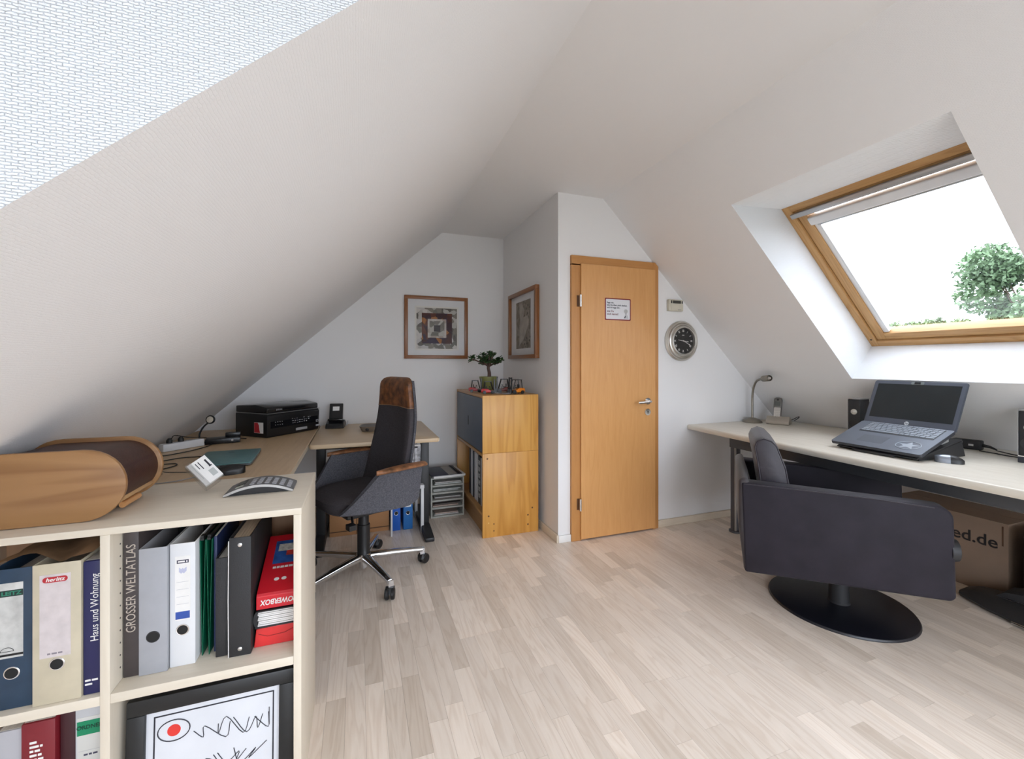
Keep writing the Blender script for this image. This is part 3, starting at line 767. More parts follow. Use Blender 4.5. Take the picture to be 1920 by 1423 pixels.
bm = newbm(); tube(bm, [(hx_, .075, hz_), (hx_, .165, hz_)], .0085, 14); obj('handle_dowel', bm, wood('dowel_beech', (.50, .24, .09), (.58, .30, .12), 'y', 9, .35, .3), rt, smooth=True)
# acrylic card holder with cards
acr = glass_mat('clear_acrylic', .10, (.93, .93, .93))
CHR = Matrix.Rotation(math.radians(14), 4, 'Z') @ Matrix.Rotation(math.radians(-30), 4, 'X') @ Matrix.Rotation(math.radians(54), 4, 'Y')
chb = [('back_plate', (-.046, .004, 0), (.046, .007, .060), acr), ('lip', (-.046, -.014, 0), (.046, -.011, .016), acr), ('tray', (-.046, -.011, 0), (.046, .034, .003), acr),
       ('side_cheek', (.043, .007, .003), (.046, .034, .050), acr), ('side_cheek', (-.046, .007, .003), (-.043, .034, .050), acr), ('card_stack', (-.0425, -.0105, .0035), (.0425, .0035, .0585), white_paper)]
zmin = min((CHR @ Vector((x, y, z))).z for _, lo, hi, _m in chb for x in (lo[0], hi[0]) for y in (lo[1], hi[1]) for z in (lo[2], hi[2]))
ch = thing('card_holder', 'clear acrylic holder with white printed cards on the bookcase', 'card holder', (-.478, 1.588, BT + .0006 - zmin), rot=CHR.to_euler())
for nm, lo, hi, m_ in chb:
    o = bobj(nm, lo, hi, m_, ch)
    if nm == 'card_stack': cd = o
for (x0, x1, z0_, z1_, m_) in ((-.006, -.002, .046, .054, ink), (-.030, -.004, .047, .052, ink), (.006, .030, .036, .052, mat('card_grey', (.45, .47, .46), .6)), (-.034, -.006, .030, .0325, ink), (-.034, -.012, .022, .0242, ink), (-.034, .02, .012, .0135, mat('card_grey', (.45, .47, .46), .6))):
    bobj('print_mark', (x0, -.0111, z0_), (x1, -.0106, z1_), m_, cd)
# calculator
ca = thing('calculator', 'grey arched desk calculator with pale keys on the bookcase', 'calculator', (-.292, 1.575, BT + .0006), math.radians(1))
cal_g = mat('calculator_grey', (.10, .10, .105), .4); cal_s = mat('calculator_silver', (.55, .55, .55), .3, .7)
def arch(x): return .026 * (1 - (x / .098) ** 2) + .003
bm = newbm(); N = 20
for wy0, wy1, t0, t1 in ((-.056, .056, -.004, .0),):
    P_ = [(-.095 + .19 * k / N) for k in range(N + 1)]
    prism(bm, [(x, arch(x)) for x in P_] + [(x, arch(x) - .006) for x in P_[::-1]], 'y', wy0, wy1)
obj('body', bm, cal_g, ca, smooth=True)
bm = newbm(); prism(bm, [(x, arch(x) + .0006) for x in P_] + [(x, max(arch(x) - .007, 0)) for x in P_[::-1]], 'y', -.0585, -.056); obj('rim', bm, cal_s, ca, smooth=True)
bm = newbm(); prism(bm, [(x, max(arch(x) - .006, .0005)) for x in P_] + [(.09, 0), (-.09, 0)], 'y', -.050, .050); obj('underside', bm, black_s, ca)
bm = newbm(); 
def keyq(bm, x, y, w_, d, hgt=.0022):
    z = arch(x); s_ = -2 * .026 * x / .098 ** 2
    v = box(bm, (-w_ / 2, -d / 2, 0), (w_ / 2, d / 2, hgt)); an = math.atan(s_)
    for q in v: 
        x_, z_ = q.co.x, q.co.z; q.co = Vector((x + x_ * math.cos(an) - z_ * math.sin(an), y + q.co.y, z + x_ * math.sin(an) + z_ * math.cos(an)))
for i in range(6):
    for j in range(4): keyq(bm, -.022 + i * .0205, -.036 + j * .020, .0125, .0115)
o = obj('keys', bm, mat('calculator_keys', (.34, .34, .36), .45), ca); o['kind'] = 'stuff'
bm = newbm(); keyq(bm, -.058, .018, .026, .05, .0012); obj('display', bm, mat('lcd_dark', (.03, .035, .03), .2), ca)
bm = newbm(); keyq(bm, -.058, -.026, .022, .020, .001); obj('display_strip', bm, mat('lcd_pale', (.45, .48, .42), .3), ca)

# ================================================================ corner desk at the left
deskw = wood('desk_beech_y', (.54, .375, .215), (.66, .48, .295), 'y', 6, .38, .35, 2.0)
deskx = wood('desk_beech_x', (.56, .41, .25), (.68, .52, .34), 'x', 6, .38, .35, 5.0)
desk_edge = mat('desk_edge_band', (.62, .52, .38), .4, var=.05)
DT = .74
ds = thing('desk', 'long beech desk under the left roof slope, behind the bookcase', 'desk', (0, 0, 0))
bm = newbm(); box(bm, (-1.16, 1.765, DT - .028), (-.300, 3.905, DT)); obj('desk_top', bm, deskw, ds, bevel=.003)
bobj('edge_band', (-.3, 1.768, DT - .026), (-.2985, 3.90, DT - .002), desk_edge, ds)
frame_b = mat('black_desk_steel', (.015, .015, .016), .45)
for yy in (1.86, 3.55):
    l = bobj('leg', (-.72, yy - .03, .045), (-.64, yy + .03, DT - .028), frame_b, ds, bevel=.004)
    bobj('foot', (-1.05, yy - .035, 0), (-.36, yy + .035, .045), frame_b, l, bevel=.01)
bobj('side_screen', (-.385, 1.80, .30), (-.375, 2.75, DT - .03), mat('desk_screen_brown', (.07, .04, .025), .6), ds)
d2 = thing('desk_return', 'short beech desk extension along the back wall behind the office chair', 'desk', (0, 0, 0))
bm = newbm(); prism(bm, rpoly(.825, .94, .03, 4, .1205, 3.435), 'z', DT - .028, DT); obj('desk_top', bm, deskx, d2, bevel=.004, smooth=True)
bobj('edge_band', (.505, 2.98, DT - .024), (.5345, 3.88, DT - .004), desk_edge, d2)
for xx in (-.245, .475):
    l = bobj('leg', (xx - .03, 3.26, .04), (xx + .03, 3.33, DT - .028), frame_b, d2, bevel=.004)
    bm = newbm(); prism(bm, [(3.02, 0), (3.80, 0), (3.80, .03), (3.36, .055), (3.22, .055), (3.02, .03)], 'x', xx - .033, xx + .033); obj('foot', bm, frame_b, l, bevel=.008, smooth=True)
bobj('cross_beam', (-.215, 3.27, DT - .09), (.445, 3.31, DT - .03), frame_b, d2)

# printer
pr_b = mat('printer_black', (.008, .008, .009), .32); pr_g = mat('printer_gloss', (.006, .006, .007), .12)
pr = thing('printer', 'black multifunction inkjet printer on the corner desk', 'printer', (-.597, 3.352, DT + .0006), math.radians(48))
PW, PD = .45, .315
bm = newbm(); prism(bm, [(0, 0), (PD, 0), (PD, .165), (0.0, .165), (-.012, .15), (-.006, .02)], 'x', 0, PW); obj('body', bm, pr_b, pr, bevel=.006, smooth=True)
bm = newbm(); prism(bm, [(.0, .168), (PD, .168), (PD, .215), (.12, .225), (.02, .212), (.0, .205)], 'x', .004, PW - .004); lid = obj('scanner_lid', bm, pr_g, pr, bevel=.006, smooth=True)
bobj('trim_line', (-.001, -.0135, .1645), (PW + .001, PD - .01, .1685), mat('printer_trim', (.45, .45, .46), .3, .8), pr)
bm = newbm(); box(bm, (.02, 0, 0), (PW - .015, .004, .085)); panel = obj('control_panel', bm, pr_g, pr, (0, -.0135, .062), (math.radians(-4), 0, 0), bevel=.002)
dots = mat('panel_print', (.5, .5, .52), .4)
bm = newbm(); rg = random.Random(3)
for i in range(9):
    for j in range(4):
        if rg.random() < .75: box(bm, (.20 + i * .020, -.0012, .018 + j * .015), (.20 + i * .020 + rg.choice((.004, .009, .012)), .0, .020 + j * .015 + rg.choice((0, .002, .004))))
for i in range(4):
    for j in range(3): box(bm, (.06 + i * .018, -.0012, .02 + j * .02), (.065 + i * .018, 0, .023 + j * .02))
o = obj('buttons', bm, dots, panel); o['kind'] = 'stuff'
text('EPSON', .016, dots, lid, (.10, -.0012, .188), FRONT, 1.0)
bobj('type_plate', (.23, -.0145, .022), (.33, -.0125, .040), mat('plate_grey', (.35, .35, .36), .4), pr)
bobj('badge', (.412, -.0150, .03), (.44, -.0135, .042), dots, pr, bevel=.0006)
bm = newbm(); 
for a, b in (((.415, .062), (.435, .065)), ((.415, .078), (.435, .081)), ((.415, .062), (.418, .081)), ((.432, .062), (.435, .081))): box(bm, (a[0], -.0150, a[1]), (b[0], -.0130, b[1]))
obj('square_mark', bm, dots, pr)
stick = bobj('sticker', (-.0010, .03, .030), (-.0002, .12, .105), white_paper, pr)
bm = newbm(); prism(bm, [(.060, .032), (.118, .032), (.118, .103), (.085, .103), (.072, .085), (.068, .055)], 'x', -.0016, -.0010); obj('sticker_red', bm, mat('sticker_red', (.50, .02, .03), .4), stick)
# small dark device and gooseneck light
bx = thing('desk_device', 'flat black device with a round button beside the printer', 'device', (-.835, 3.245, DT + .0006), math.radians(12))
bobj('case', (-.085, -.03, 0), (.105, .07, .034), pr_b, bx, bevel=.004)
bm = newbm(); lathe(bm, [(0, -.0335), (.006, -.0335), (.007, -.030)], 16, .06, 0, .02, 'y'); obj('button', bm, dots, bx, smooth=True)
bobj('raised_back', (.02, .03, .034), (.105, .07, .06), pr_b, bx, bevel=.004)
gl = thing('gooseneck_lamp', 'small black gooseneck light with round pale head on the left desk', 'lamp', (-.965, 3.285, DT + .0006))
bm = newbm(); lathe(bm, [(0.0, .012), (.024, .012), (.028, .006), (.03, 0)], 20); obj('base', bm, pr_b, gl, smooth=True)
bm = newbm(); tube(bm, smoothpath([(0, 0, .012), (.0, .0, .06), (.02, .005, .105), (.052, .012, .138)], 5), .0055, 10); obj('neck', bm, pr_b, gl, smooth=True)
hd = (.058, .008, .150)
bm = newbm(); lathe(bm, [(0, .012), (.022, .010), (.028, .002), (.028, -.006), (.024, -.008)], 22, 0, 0, 0, 'y'); obj('head_rim', bm, pr_b, gl, hd, (math.radians(-8), 0, math.radians(-14)), smooth=True)
bm = newbm(); lathe(bm, [(0, -.0105), (.016, -.0095), (.024, -.007), (.024, -.004)], 22, 0, 0, 0, 'y'); obj('lens', bm, mat('lamp_lens', (.62, .56, .46), .25), gl, hd, (math.radians(-8), 0, math.radians(-14)), smooth=True)
# power strip
cable_m = mat('black_cable', (.01, .01, .01), .5)
ps = thing('power_strip', 'white power strip with black plugs lying under the left slope', 'power strip', (-1.005, 3.115, DT + .0006), math.radians(48))
bobj('housing', (-.115, -.027, 0), (.115, .022, .045), mat('white_plastic', (.72, .73, .75), .35), ps, bevel=.006)
for k in range(3):
    bm = newbm(); lathe(bm, [(0, .0457), (.017, .0457), (.019, .045)], 18, -.07 + k * .062, -.002, 0); sk = obj('socket', bm, mat('socket_grey', (.5, .5, .52), .4), ps)
    if k < 2:
        bm = newbm(); lathe(bm, [(.015, .0458), (.015, .062), (.008, .074), (0, .074)], 14, -.07 + k * .062, -.002, 0); obj('plug', bm, cable_m, ps, smooth=True)
def cable(label, pts, r=.0028, m=None, group=None):
    bm = newbm(); tube(bm, smoothpath(pts, 5), r, 6)
    return tag(obj('cable', bm, m or cable_m, smooth=True), label, 'cable', group)
cz = DT + .0034
cable('black cable looping from power strip towards gooseneck light', [(-1.04, 3.06, .812), (-1.035, 3.10, .825), (-1.0, 3.18, .80), (-.95, 3.30, .775), (-.90, 3.42, .746), (-.80, 3.42, cz), (-.72, 3.36, cz)])
cable('black cable running in front of the white power strip', [(-1.06, 2.86, cz), (-.98, 2.93, cz), (-.92, 3.02, cz), (-.885, 3.12, cz), (-.875, 3.2, cz)])
cable('black cable curling to the upper left of the teal laptop', [(-1.04, 2.68, cz), (-.99, 2.71, cz), (-.95, 2.76, cz), (-.90, 2.80, cz), (-.835, 2.80, cz), (-.80, 2.80, cz)])
cable('black cable loop between the bread box and the teal laptop', [(-1.05, 2.38, cz), (-.99, 2.42, cz), (-.90, 2.52, cz), (-.865, 2.60, cz), (-.89, 2.65, cz), (-.97, 2.63, cz), (-1.04, 2.58, cz)])
cable('thin black cable zigzagging to the black computer mouse', [(-.96, 2.34, cz), (-.86, 2.40, cz), (-.88, 2.46, cz + .006), (-.84, 2.42, cz + .006), (-.76, 2.42, cz), (-.73, 2.43, cz)], .002)
cable('pale cable crossing the desk behind the card holder', [(-1.0, 2.22, cz), (-.85, 2.23, cz), (-.75, 2.25, cz), (-.68, 2.33, cz), (-.655, 2.40, cz)], .0026, mat('pale_cable', (.30, .29, .29), .5))
# teal laptop, closed
tl = thing('closed_laptop', 'closed teal laptop lying on the left desk', 'laptop', (-.655, 2.665, DT + .0006), math.radians(4))
teal = mat('teal_lid', (.10, .235, .25), .38, .1, var=.04)
bm = newbm(); prism(bm, rpoly(.265, .385, .012, 4), 'z', .003, .012); obj('base', bm, mat('laptop_grey_base', (.13, .14, .15), .4, .4), tl, bevel=.002, smooth=True)
bm = newbm(); prism(bm, rpoly(.265, .385, .012, 4), 'z', .0125, .019); obj('lid', bm, teal, tl, bevel=.002, smooth=True)
bm = newbm(); prism(bm, rpoly(.028, .016, .004, 3, -.005, .12), 'z', .0188, .0193); obj('logo', bm, mat('logo_dark_teal', (.02, .05, .055), .3), tl)
for k, a in enumerate((-.035, .0, .03)): bobj('port', (a, -.1935, .005), (a + .016, -.1922, .0105), dark_hole, tl)
for sx in (-1, 1):
    for sy in (-1, 1):
        bm = newbm(); lathe(bm, [(.006, 0), (.006, .003)], 10, sx * .11, sy * .165, 0); obj('rubber_foot', bm, dark_hole, tl)
def mouse(name, label, loc, rz, m_body, m_btn, L_=.11, W_=.06, H_=.034, cut=.45):
    t = thing(name, label, 'mouse', loc, rz)
    def shell(bm, u0, u1, grow=0):
        loops = []
        for k in range(9):
            u = u0 + (u1 - u0) * k / 8; s_ = max(.02, 1 - abs(2 * u - 1) ** 2.6) ** .5
            h_ = H_ * (max(.0, 1 - abs((u - .42) / .62) ** 2.4)) ** .6 + .004
            pts = []
            for q in range(13):
                a = PI * q / 12; pts.append(((u - .5) * L_, math.cos(a) * W_ / 2 * s_ * (1 - .1 * math.sin(PI * u)), (h_ + grow) * math.sin(a) ** .75))
            loops.append(pts)
        loft(bm, loops)
    bm = newbm(); shell(bm, 0.005, cut); obj('palm_shell', bm, m_body, t, smooth=True)
    bm = newbm(); shell(bm, cut, .995); obj('buttons', bm, m_btn, t, smooth=True)
    bm = newbm(); lathe(bm, [(.007, -.003), (.008, 0), (.007, .003)], 14, (.70 - .5) * L_, 0, H_ * .82, 'y'); obj('wheel', bm, black_s, t, smooth=True)
    return t
mouse('computer_mouse', 'black computer mouse between teal laptop and calculator', (-.565, 2.33, DT + .0006), math.radians(195), pr_b, pr_b, .125, .07, .040)
# black upright device on the desk return
dv = thing('upright_device', 'small black upright device with white label near the back wall', 'device', (-.17, 3.735, DT + .0006), math.radians(-6))
bm = newbm(); prism(bm, [(-.075, 0), (.09, 0), (.09, .03), (.02, .06), (-.06, .035)], 'x', -.068, .068); obj('base', bm, pr_b, dv, bevel=.004)
bm = newbm(); prism(bm, [(-.01, .04), (.035, .04), (.06, .185), (.04, .19)], 'x', -.052, .05); scr = obj('back_rest', bm, pr_b, dv, bevel=.004)
bobj('label', (-.026, -.001, -.018), (.024, .0, .016), white_paper, scr, loc=(0, .0215, .15), rot=(math.radians(-18.5), 0, 0))
bobj('ledge', (-.056, -.035, .058), (.054, .02, .072), pr_g, dv, bevel=.003)
bm = newbm(); tube(bm, [(.068, .02, .012), (.082, .02, .014), (.088, .02, .05)], .004, 8); obj('connector', bm, dots, dv, smooth=True)
tp = thing('desk_organiser', 'taupe plastic desk organiser half hidden by the office chair', 'organiser', (.085, 3.48, DT + .0006), math.radians(-8))
tau = mat('taupe_plastic', (.20, .165, .135), .4)
bm = newbm(); loft(bm, [superloop(0, 0, z, .055 + k * .006, .075 + k * .006, 4, 24) for k, z in enumerate((0, .012, .028, .04))]); obj('body', bm, tau, tp, smooth=True)
bm = newbm(); loft(bm, [superloop(0, 0, .0403, .063, .083, 4, 24), superloop(0, 0, .0408, .05, .07, 4, 24), superloop(0, 0, .018, .046, .066, 4, 24)]); obj('tray_insert', bm, mat('taupe_dark', (.10, .08, .065), .5), tp, smooth=True)
bm = newbm(); lathe(bm, [(0, -.006), (.012, -.005), (.014, 0)], 16, -.01, -.082, .018, 'y'); obj('knob', bm, pr_b, tp, smooth=True)

# ---------------------------------------------------------------- under the desk
wt = thing('low_shelf', 'low white shelf stand under the desk extension', 'shelf', (0, 0, 0))
lam = mat('white_laminate', (.62, .62, .63), .45, var=.08)
bobj('top_board', (.222, 3.205, .33), (.462, 3.60, .355), lam, wt, bevel=.002)
for xx, yy, ww in ((.438, 3.212, .022), (.438, 3.572, .022), (.2225, 3.572, .012), (.2225, 3.212, .012)):
    bobj('leg', (xx, yy, 0), (xx + ww, yy + .022, .33), lam, wt, bevel=.001)
mg = thing('magazine_stack', 'stack of black and white magazines standing on the low white shelf', 'magazines', (0, 0, .3556))
mgm = mat('magazine_print', (.35, .35, .37), .5, var=.95, vscale=26)
for k in range(4):
    bobj('magazine', (.345 + k * .024, 3.225 + .004 * (k % 2), 0), (.367 + k * .024, 3.44, .285 - .006 * (k % 3)), mgm, mg, bevel=.001)
bobj('loose_magazine', (.34, 3.226, .2862), (.438, 3.42, .298), white_paper, mg); bobj('loose_magazine', (.345, 3.232, .2985), (.432, 3.42, .312), mgm, mg)
blue = mat('bright_blue_card', (.012, .09, .42), .4); blue2 = mat('mid_blue_card', (.02, .14, .40), .4)
for x0, x1, m_, lab, lbl in ((.238, .300, blue, 'bright blue lever arch file on the floor under the desk extension', .26), (.322, .390, blue2, 'mid blue lever arch file with white label near the shelf leg', .20)):
    t = binder('lever_arch_file', lab, x0, x1, 3.315, .318, m_, z=0, hole=.125 if lbl < .25 else .13, paper=.5)
    bobj('spine_label', (-.022 if lbl < .25 else -.024, -.0007, .17 if lbl < .25 else .20), (.022, .0004, .30), white_paper, t)
    if lbl < .25:
        bobj('label_mark', (-.007, -.0012, .235), (.007, -.0007, .265), dots, t); bobj('label_mark', (-.014, -.0012, .195), (.014, -.0007, .206), mat('label_dark', (.03, .03, .06), .5), t)
for k, (xa, xb) in enumerate(((-.195, -.013), (-.010, .218))):
    t = thing('carton', ('brown cardboard carton under the desk, left of a pair', 'brown cardboard carton under the desk, next to the blue files')[k], 'box', (0, 0, .0006))
    bobj('body', (xa, 3.345, 0), (xb, 3.62, .235), mat('brown_carton', (.40, .20, .085), .8, var=.08), t, bevel=.002)
    bobj('lid_flap', (xa - .001, 3.342, .03), (xb + .001, 3.345, .036), mat('carton_dark', (.10, .05, .025), .8), t)
    bobj('tape', ((xa + xb) / 2 - .02, 3.40, .235), ((xa + xb) / 2 + .02, 3.62, .2355), mat('tape_tan', (.5, .32, .15), .3), t)
# letter tray tower
tt = thing('letter_tray_tower', 'grey five slot letter tray tower beside the beech cabinet', 'letter tray', (.553, 3.475, .0006), math.radians(0))
tg = mat('tray_grey', (.40, .40, .36), .45)
TW, TD_, TH = .275, .30, .325
bobj('side_wall', (0, 0, 0), (.012, TD_, TH), tg, tt, bevel=.002); bobj('side_wall', (TW - .012, 0, 0), (TW, TD_, TH), tg, tt, bevel=.002)
bobj('top_wall', (0.012, 0, TH - .012), (TW - .012, TD_, TH), tg, tt, bevel=.002); bobj('bottom_wall', (.012, 0, 0), (TW - .012, TD_, .012), tg, tt, bevel=.002)
bobj('back_wall', (.012, TD_ - .006, .012), (TW - .012, TD_, TH - .012), black_s, tt)
for k in range(1, 5): bobj('tray', (.012, -.003, .012 + k * .0602 - .002), (TW - .012, TD_ - .01, .012 + k * .0602 + .012), tg, tt, bevel=.002)
rg = random.Random(5)
cols = [(.5, .48, .46), (.45, .35, .30), (.12, .10, .09), (.42, .42, .40), (.46, .48, .46)]
for k in range(5):
    for q in range(2):
        z_ = .0275 + (k * .0602 if k else -.013) + q * .011
        t = bobj('papers', (.02 + rg.uniform(0, .02), .004 + rg.uniform(0, .02), z_), (TW - .02 - rg.uniform(0, .03), TD_ - .02, z_ + .0085), mat('tray_papers_%d' % ((k + q) % 5), cols[(k + q) % 5], .75, var=.15, vscale=40), tt)
fo = thing('document_folder', 'dark navy folder with pale stripe on the letter tray tower', 'folder', (.690, 3.60, .3262), math.radians(4))
bobj('papers', (-.125, -.135, .0), (.14, .16, .016), white_paper, fo, bevel=.001)
bobj('cover', (-.14, -.13, .0165), (.115, .17, .020), mat('navy_folder', (.012, .012, .035), .45), fo, bevel=.001)
bobj('stripe', (.0, -.128, .0202), (.072, .168, .0212), mat('stripe_tan', (.36, .33, .29), .5), fo)
bobj('elastic', (.085, -.134, .0202), (.095, .172, .0215), dark_hole, fo)

# ================================================================ office chair
oc = thing('office_chair', 'grey felt office chair with brown hide headrest and chrome star base', 'office chair', (.03, 2.70, 0), math.radians(205))
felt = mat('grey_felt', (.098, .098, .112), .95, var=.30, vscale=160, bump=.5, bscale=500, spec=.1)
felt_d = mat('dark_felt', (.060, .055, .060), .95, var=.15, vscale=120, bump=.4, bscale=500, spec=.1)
hide = mat('brown_hide', (.16, .058, .018), .42, var=.75, vscale=26, bump=.15, bscale=90)
hide2 = mat('brown_hide_arm', (.24, .105, .045), .42, var=.6, vscale=30, bump=.15, bscale=90)
star = mat('polished_aluminium', (.72, .72, .73), .12, 1.0, var=.02)
def patch(bm, fn, nu, nv, th):
    """solid sheet: fn(u,v)->Vector, thickened along its normal by th"""
    e = 1e-3; top = []; bot = []
    for i in range(nu + 1):
        ra, rb_ = [], []
        for j in range(nv + 1):
            u, v = i / nu, j / nv; p = fn(u, v)
            du = fn(min(u + e, 1), v) - fn(max(u - e, 0), v); dv = fn(u, min(v + e, 1)) - fn(u, max(v - e, 0))
            n = du.cross(dv); n = n.normalized() if n.length > 1e-12 else Vector((0, 0, 1))
            tt_ = th(u, v) if callable(th) else th
            ra.append(bm.verts.new(p + n * tt_ / 2)); rb_.append(bm.verts.new(p - n * tt_ / 2))
        top.append(ra); bot.append(rb_)
    for i in range(nu):
        for j in range(nv):
            bm.faces.new((top[i][j], top[i + 1][j], top[i + 1][j + 1], top[i][j + 1])); bm.faces.new((bot[i][j], bot[i][j + 1], bot[i + 1][j + 1], bot[i + 1][j]))
    for i in range(nu):
        bm.faces.new((top[i][0], bot[i][0], bot[i + 1][0], top[i + 1][0])); bm.faces.new((top[i][nv], top[i + 1][nv], bot[i + 1][nv], bot[i][nv]))
    for j in range(nv):
        bm.faces.new((top[0][j], top[0][j + 1], bot[0][j + 1], bot[0][j])); bm.faces.new((top[nu][j], bot[nu][j], bot[nu][j + 1], top[nu][j + 1]))
# back: a tall tapering pad, loft of flattened loops going up
def back_x(z):
    t = (z - .46) / .72
    return -.150 - .10 * math.sin(min(1, t * 1.15) * PI / 2) + .045 * max(0, t - .62) ** 1.2
def back_w(z):
    t = (z - .46) / .72
    if t < .60: return .235 - .028 * (max(0, t) / .60) ** 1.6
    return .207 - .045 * ((t - .60) / .40) ** 1.1
def back_loop(z, grow=0.0, thick=.036, n=26):
    o = []; wd = back_w(z) + grow; xc = back_x(z); bow = .055 * (1 - .4 * (z - .46) / .72)
    for i in range(n):
        a = 2 * PI * i / n; c, s_ = math.cos(a), math.sin(a)
        y = wd * math.copysign(abs(c) ** .55, c); th_ = (thick + grow) * math.copysign(abs(s_) ** .75, s_)
        o.append((xc + th_ + bow * (y / wd) ** 2 * .9, y, z))
    return o
def caploops(zs, **k): return [back_loop(z, **k) for z in zs]
zt = 1.172
zsplit = .99
zs = [.46 + (zsplit - .46) * k / 14 for k in range(15)]
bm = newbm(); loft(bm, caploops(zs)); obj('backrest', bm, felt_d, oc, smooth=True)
# headrest of hide with rounded top
zs = [zsplit + .0008 + (zt - .065 - zsplit) * k / 7 for k in range(8)]
lp = caploops(zs, grow=.002)
for k in range(1, 6):
    a = PI / 2 * k / 5; z = zt - .065 + .065 * math.sin(a); f_ = math.cos(a) * .55 + .45 if k < 5 else .30
    base = back_loop(zt - .065, grow=.002); xc = back_x(zt - .065)
    lp.append([(xc + (x - xc) * (math.cos(a) * .8 + .2), y * (1 - .42 * (1 - math.cos(a)) ** 1.3), z) for x, y, _ in base])
bm = newbm(); loft(bm, lp); obj('headrest', bm, hide, oc, smooth=True)
bm = newbm(); tube(bm, [(p[0], p[1], p[2] + .004 * math.cos(p[1] * 12)) for p in back_loop(zsplit, grow=.0022)], .0022, 6, True); obj('headrest_seam', bm, mat('tan_piping', (.30, .16, .08), .5), oc, smooth=True)
# grey outer shell at the back of the backrest
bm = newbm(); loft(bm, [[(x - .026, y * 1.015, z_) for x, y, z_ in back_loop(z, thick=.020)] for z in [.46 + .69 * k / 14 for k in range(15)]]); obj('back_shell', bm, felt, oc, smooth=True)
# seat cushion
def seatloop(z, g=0.0):
    return superloop(.045, 0, z, .215 + g, .232 + g, 3.2, 32, lambda p: (p[0], p[1] * (1 - .10 * max(0, (p[0] - .05) / .2)), p[2] + .018 * ((p[0] - .02) / .22) ** 2 * (1 if p[0] < .1 else -.3)))
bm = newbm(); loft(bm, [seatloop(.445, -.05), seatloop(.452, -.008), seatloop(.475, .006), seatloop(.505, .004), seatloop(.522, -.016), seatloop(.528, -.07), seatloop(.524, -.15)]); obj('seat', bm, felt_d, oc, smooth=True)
# bucket underneath
def shell_loop(z, g): return [(x - .015, y * (1.22 - .28 * max(0, (x + .05) / .3)), z_) for x, y, z_ in seatloop(z, g)]
bm = newbm(); loft(bm, [shell_loop(.405, -.12), shell_loop(.418, -.06), shell_loop(.436, -.012), shell_loop(.452, .006), shell_loop(.462, .006), shell_loop(.466, -.02)]); obj('seat_shell', bm, felt, oc, smooth=True)
# side wings and arm pads
def wing(sd):
    def fn(u, v):      # u: rear -> front, v: bottom -> top
        xb = -.185 + .43 * u; xt = -.195 + .262 * u
        zb = .452 + .016 * u ** 2; ztp = .672 - .004 * u
        x = xb + (xt - xb) * v ** .85; z = zb + (ztp - zb) * v
        if u > .92: z -= .0
        yb = .296 - .062 * u ** 2; y = yb + (.318 - yb) * v ** .9
        z += .035 * max(0, 1 - u * 5) ** 2 * (1 - v)
        return Vector((x, sd * y, z))
    bm = newbm(); patch(bm, fn, 14, 10, .026); w_ = obj('arm_wing', bm, felt, oc, smooth=True)
    loops = []
    for k in range(13):
        u = k / 12; x = -.215 + .30 * u; hw = .040 * (math.sin(PI * min(1, .12 + .82 * u + .06)) ** .5) * (1 if u < .9 else .8) + .004
        zc = .680 - .006 * u + .004 * math.sin(3 * u)
        loops.append([(x, sd * (.322 + .006 * math.sin(2 * u)) + hw * math.cos(a), zc + .013 * math.sin(a)) for a in [2 * PI * q / 14 for q in range(14)]])
    bm = newbm(); loft(bm, loops); obj('arm_pad', bm, hide2, w_, smooth=True)
wing(1); wing(-1)
# mechanism, column, star base
bm = newbm(); box(bm, (-.09, -.07, .365), (.13, .07, .405)); obj('tilt_mechanism', bm, black_p, oc, bevel=.012, smooth=True)
bm = newbm(); tube(bm, [(.10, .06, .39), (.14, .16, .388), (.16, .20, .382)], .007, 8); box(bm, (.145, .175, .365), (.185, .225, .392)); obj('lever', bm, black_p, oc, smooth=False)
bm = newbm(); lathe(bm, [(.036, .12), (.036, .30), (.030, .302), (.030, .37), (.0, .37)], 24); obj('gas_column', bm, black_p, oc, smooth=True)
bm = newbm(); lathe(bm, [(0, .045), (.026, .045), (.028, .085), (.045, .09), (.048, .118), (.040, .128), (0, .128)], 24); obj('hub', bm, star, oc, smooth=True)
for k in range(5):
    a = math.radians(4 - 72 * k - 205)
    loops = []
    for q in range(9):
        u = q / 8; r = .035 + .315 * u; wd = .026 - .010 * u; zc = .108 - .020 * u ** 1.5; hh = .020 - .007 * u
        loops.append([(r, wd * math.copysign(abs(math.cos(t)) ** .6, math.cos(t)), zc + hh * math.copysign(abs(math.sin(t)) ** .8, math.sin(t))) for t in [2 * PI * j / 12 for j in range(12)]])
    bm = newbm(); loft(bm, loops); box(bm, (.335, -.014, .062), (.362, .014, .098)); sp = obj('base_leg', bm, star, oc, (0, 0, 0), (0, 0, a), smooth=True)
    cr_ = random.Random(k).uniform(-.8, .8)
    bm = newbm()
    for sd in (-1, 1): lathe(bm, [(0, sd * .006), (.027, sd * .006), (.030, sd * .009), (.030, sd * .021), (.025, sd * .026), (0, sd * .027)], 22, .012, 0, .030, 'y')
    ca_ = obj('caster', bm, black_p, sp, (.35, 0, 0), (0, 0, cr_), smooth=True)
    bm = newbm(); loft(bm, [superloop(.002, 0, z, a_, .024, 3, 16) for z, a_ in ((.034, .030), (.052, .026), (.062, .014))]); obj('caster_hood', bm, black_p, ca_, smooth=True) if False else obj('caster_hood', bm, black_p, sp, (.35, 0, 0), (0, 0, cr_), smooth=True)

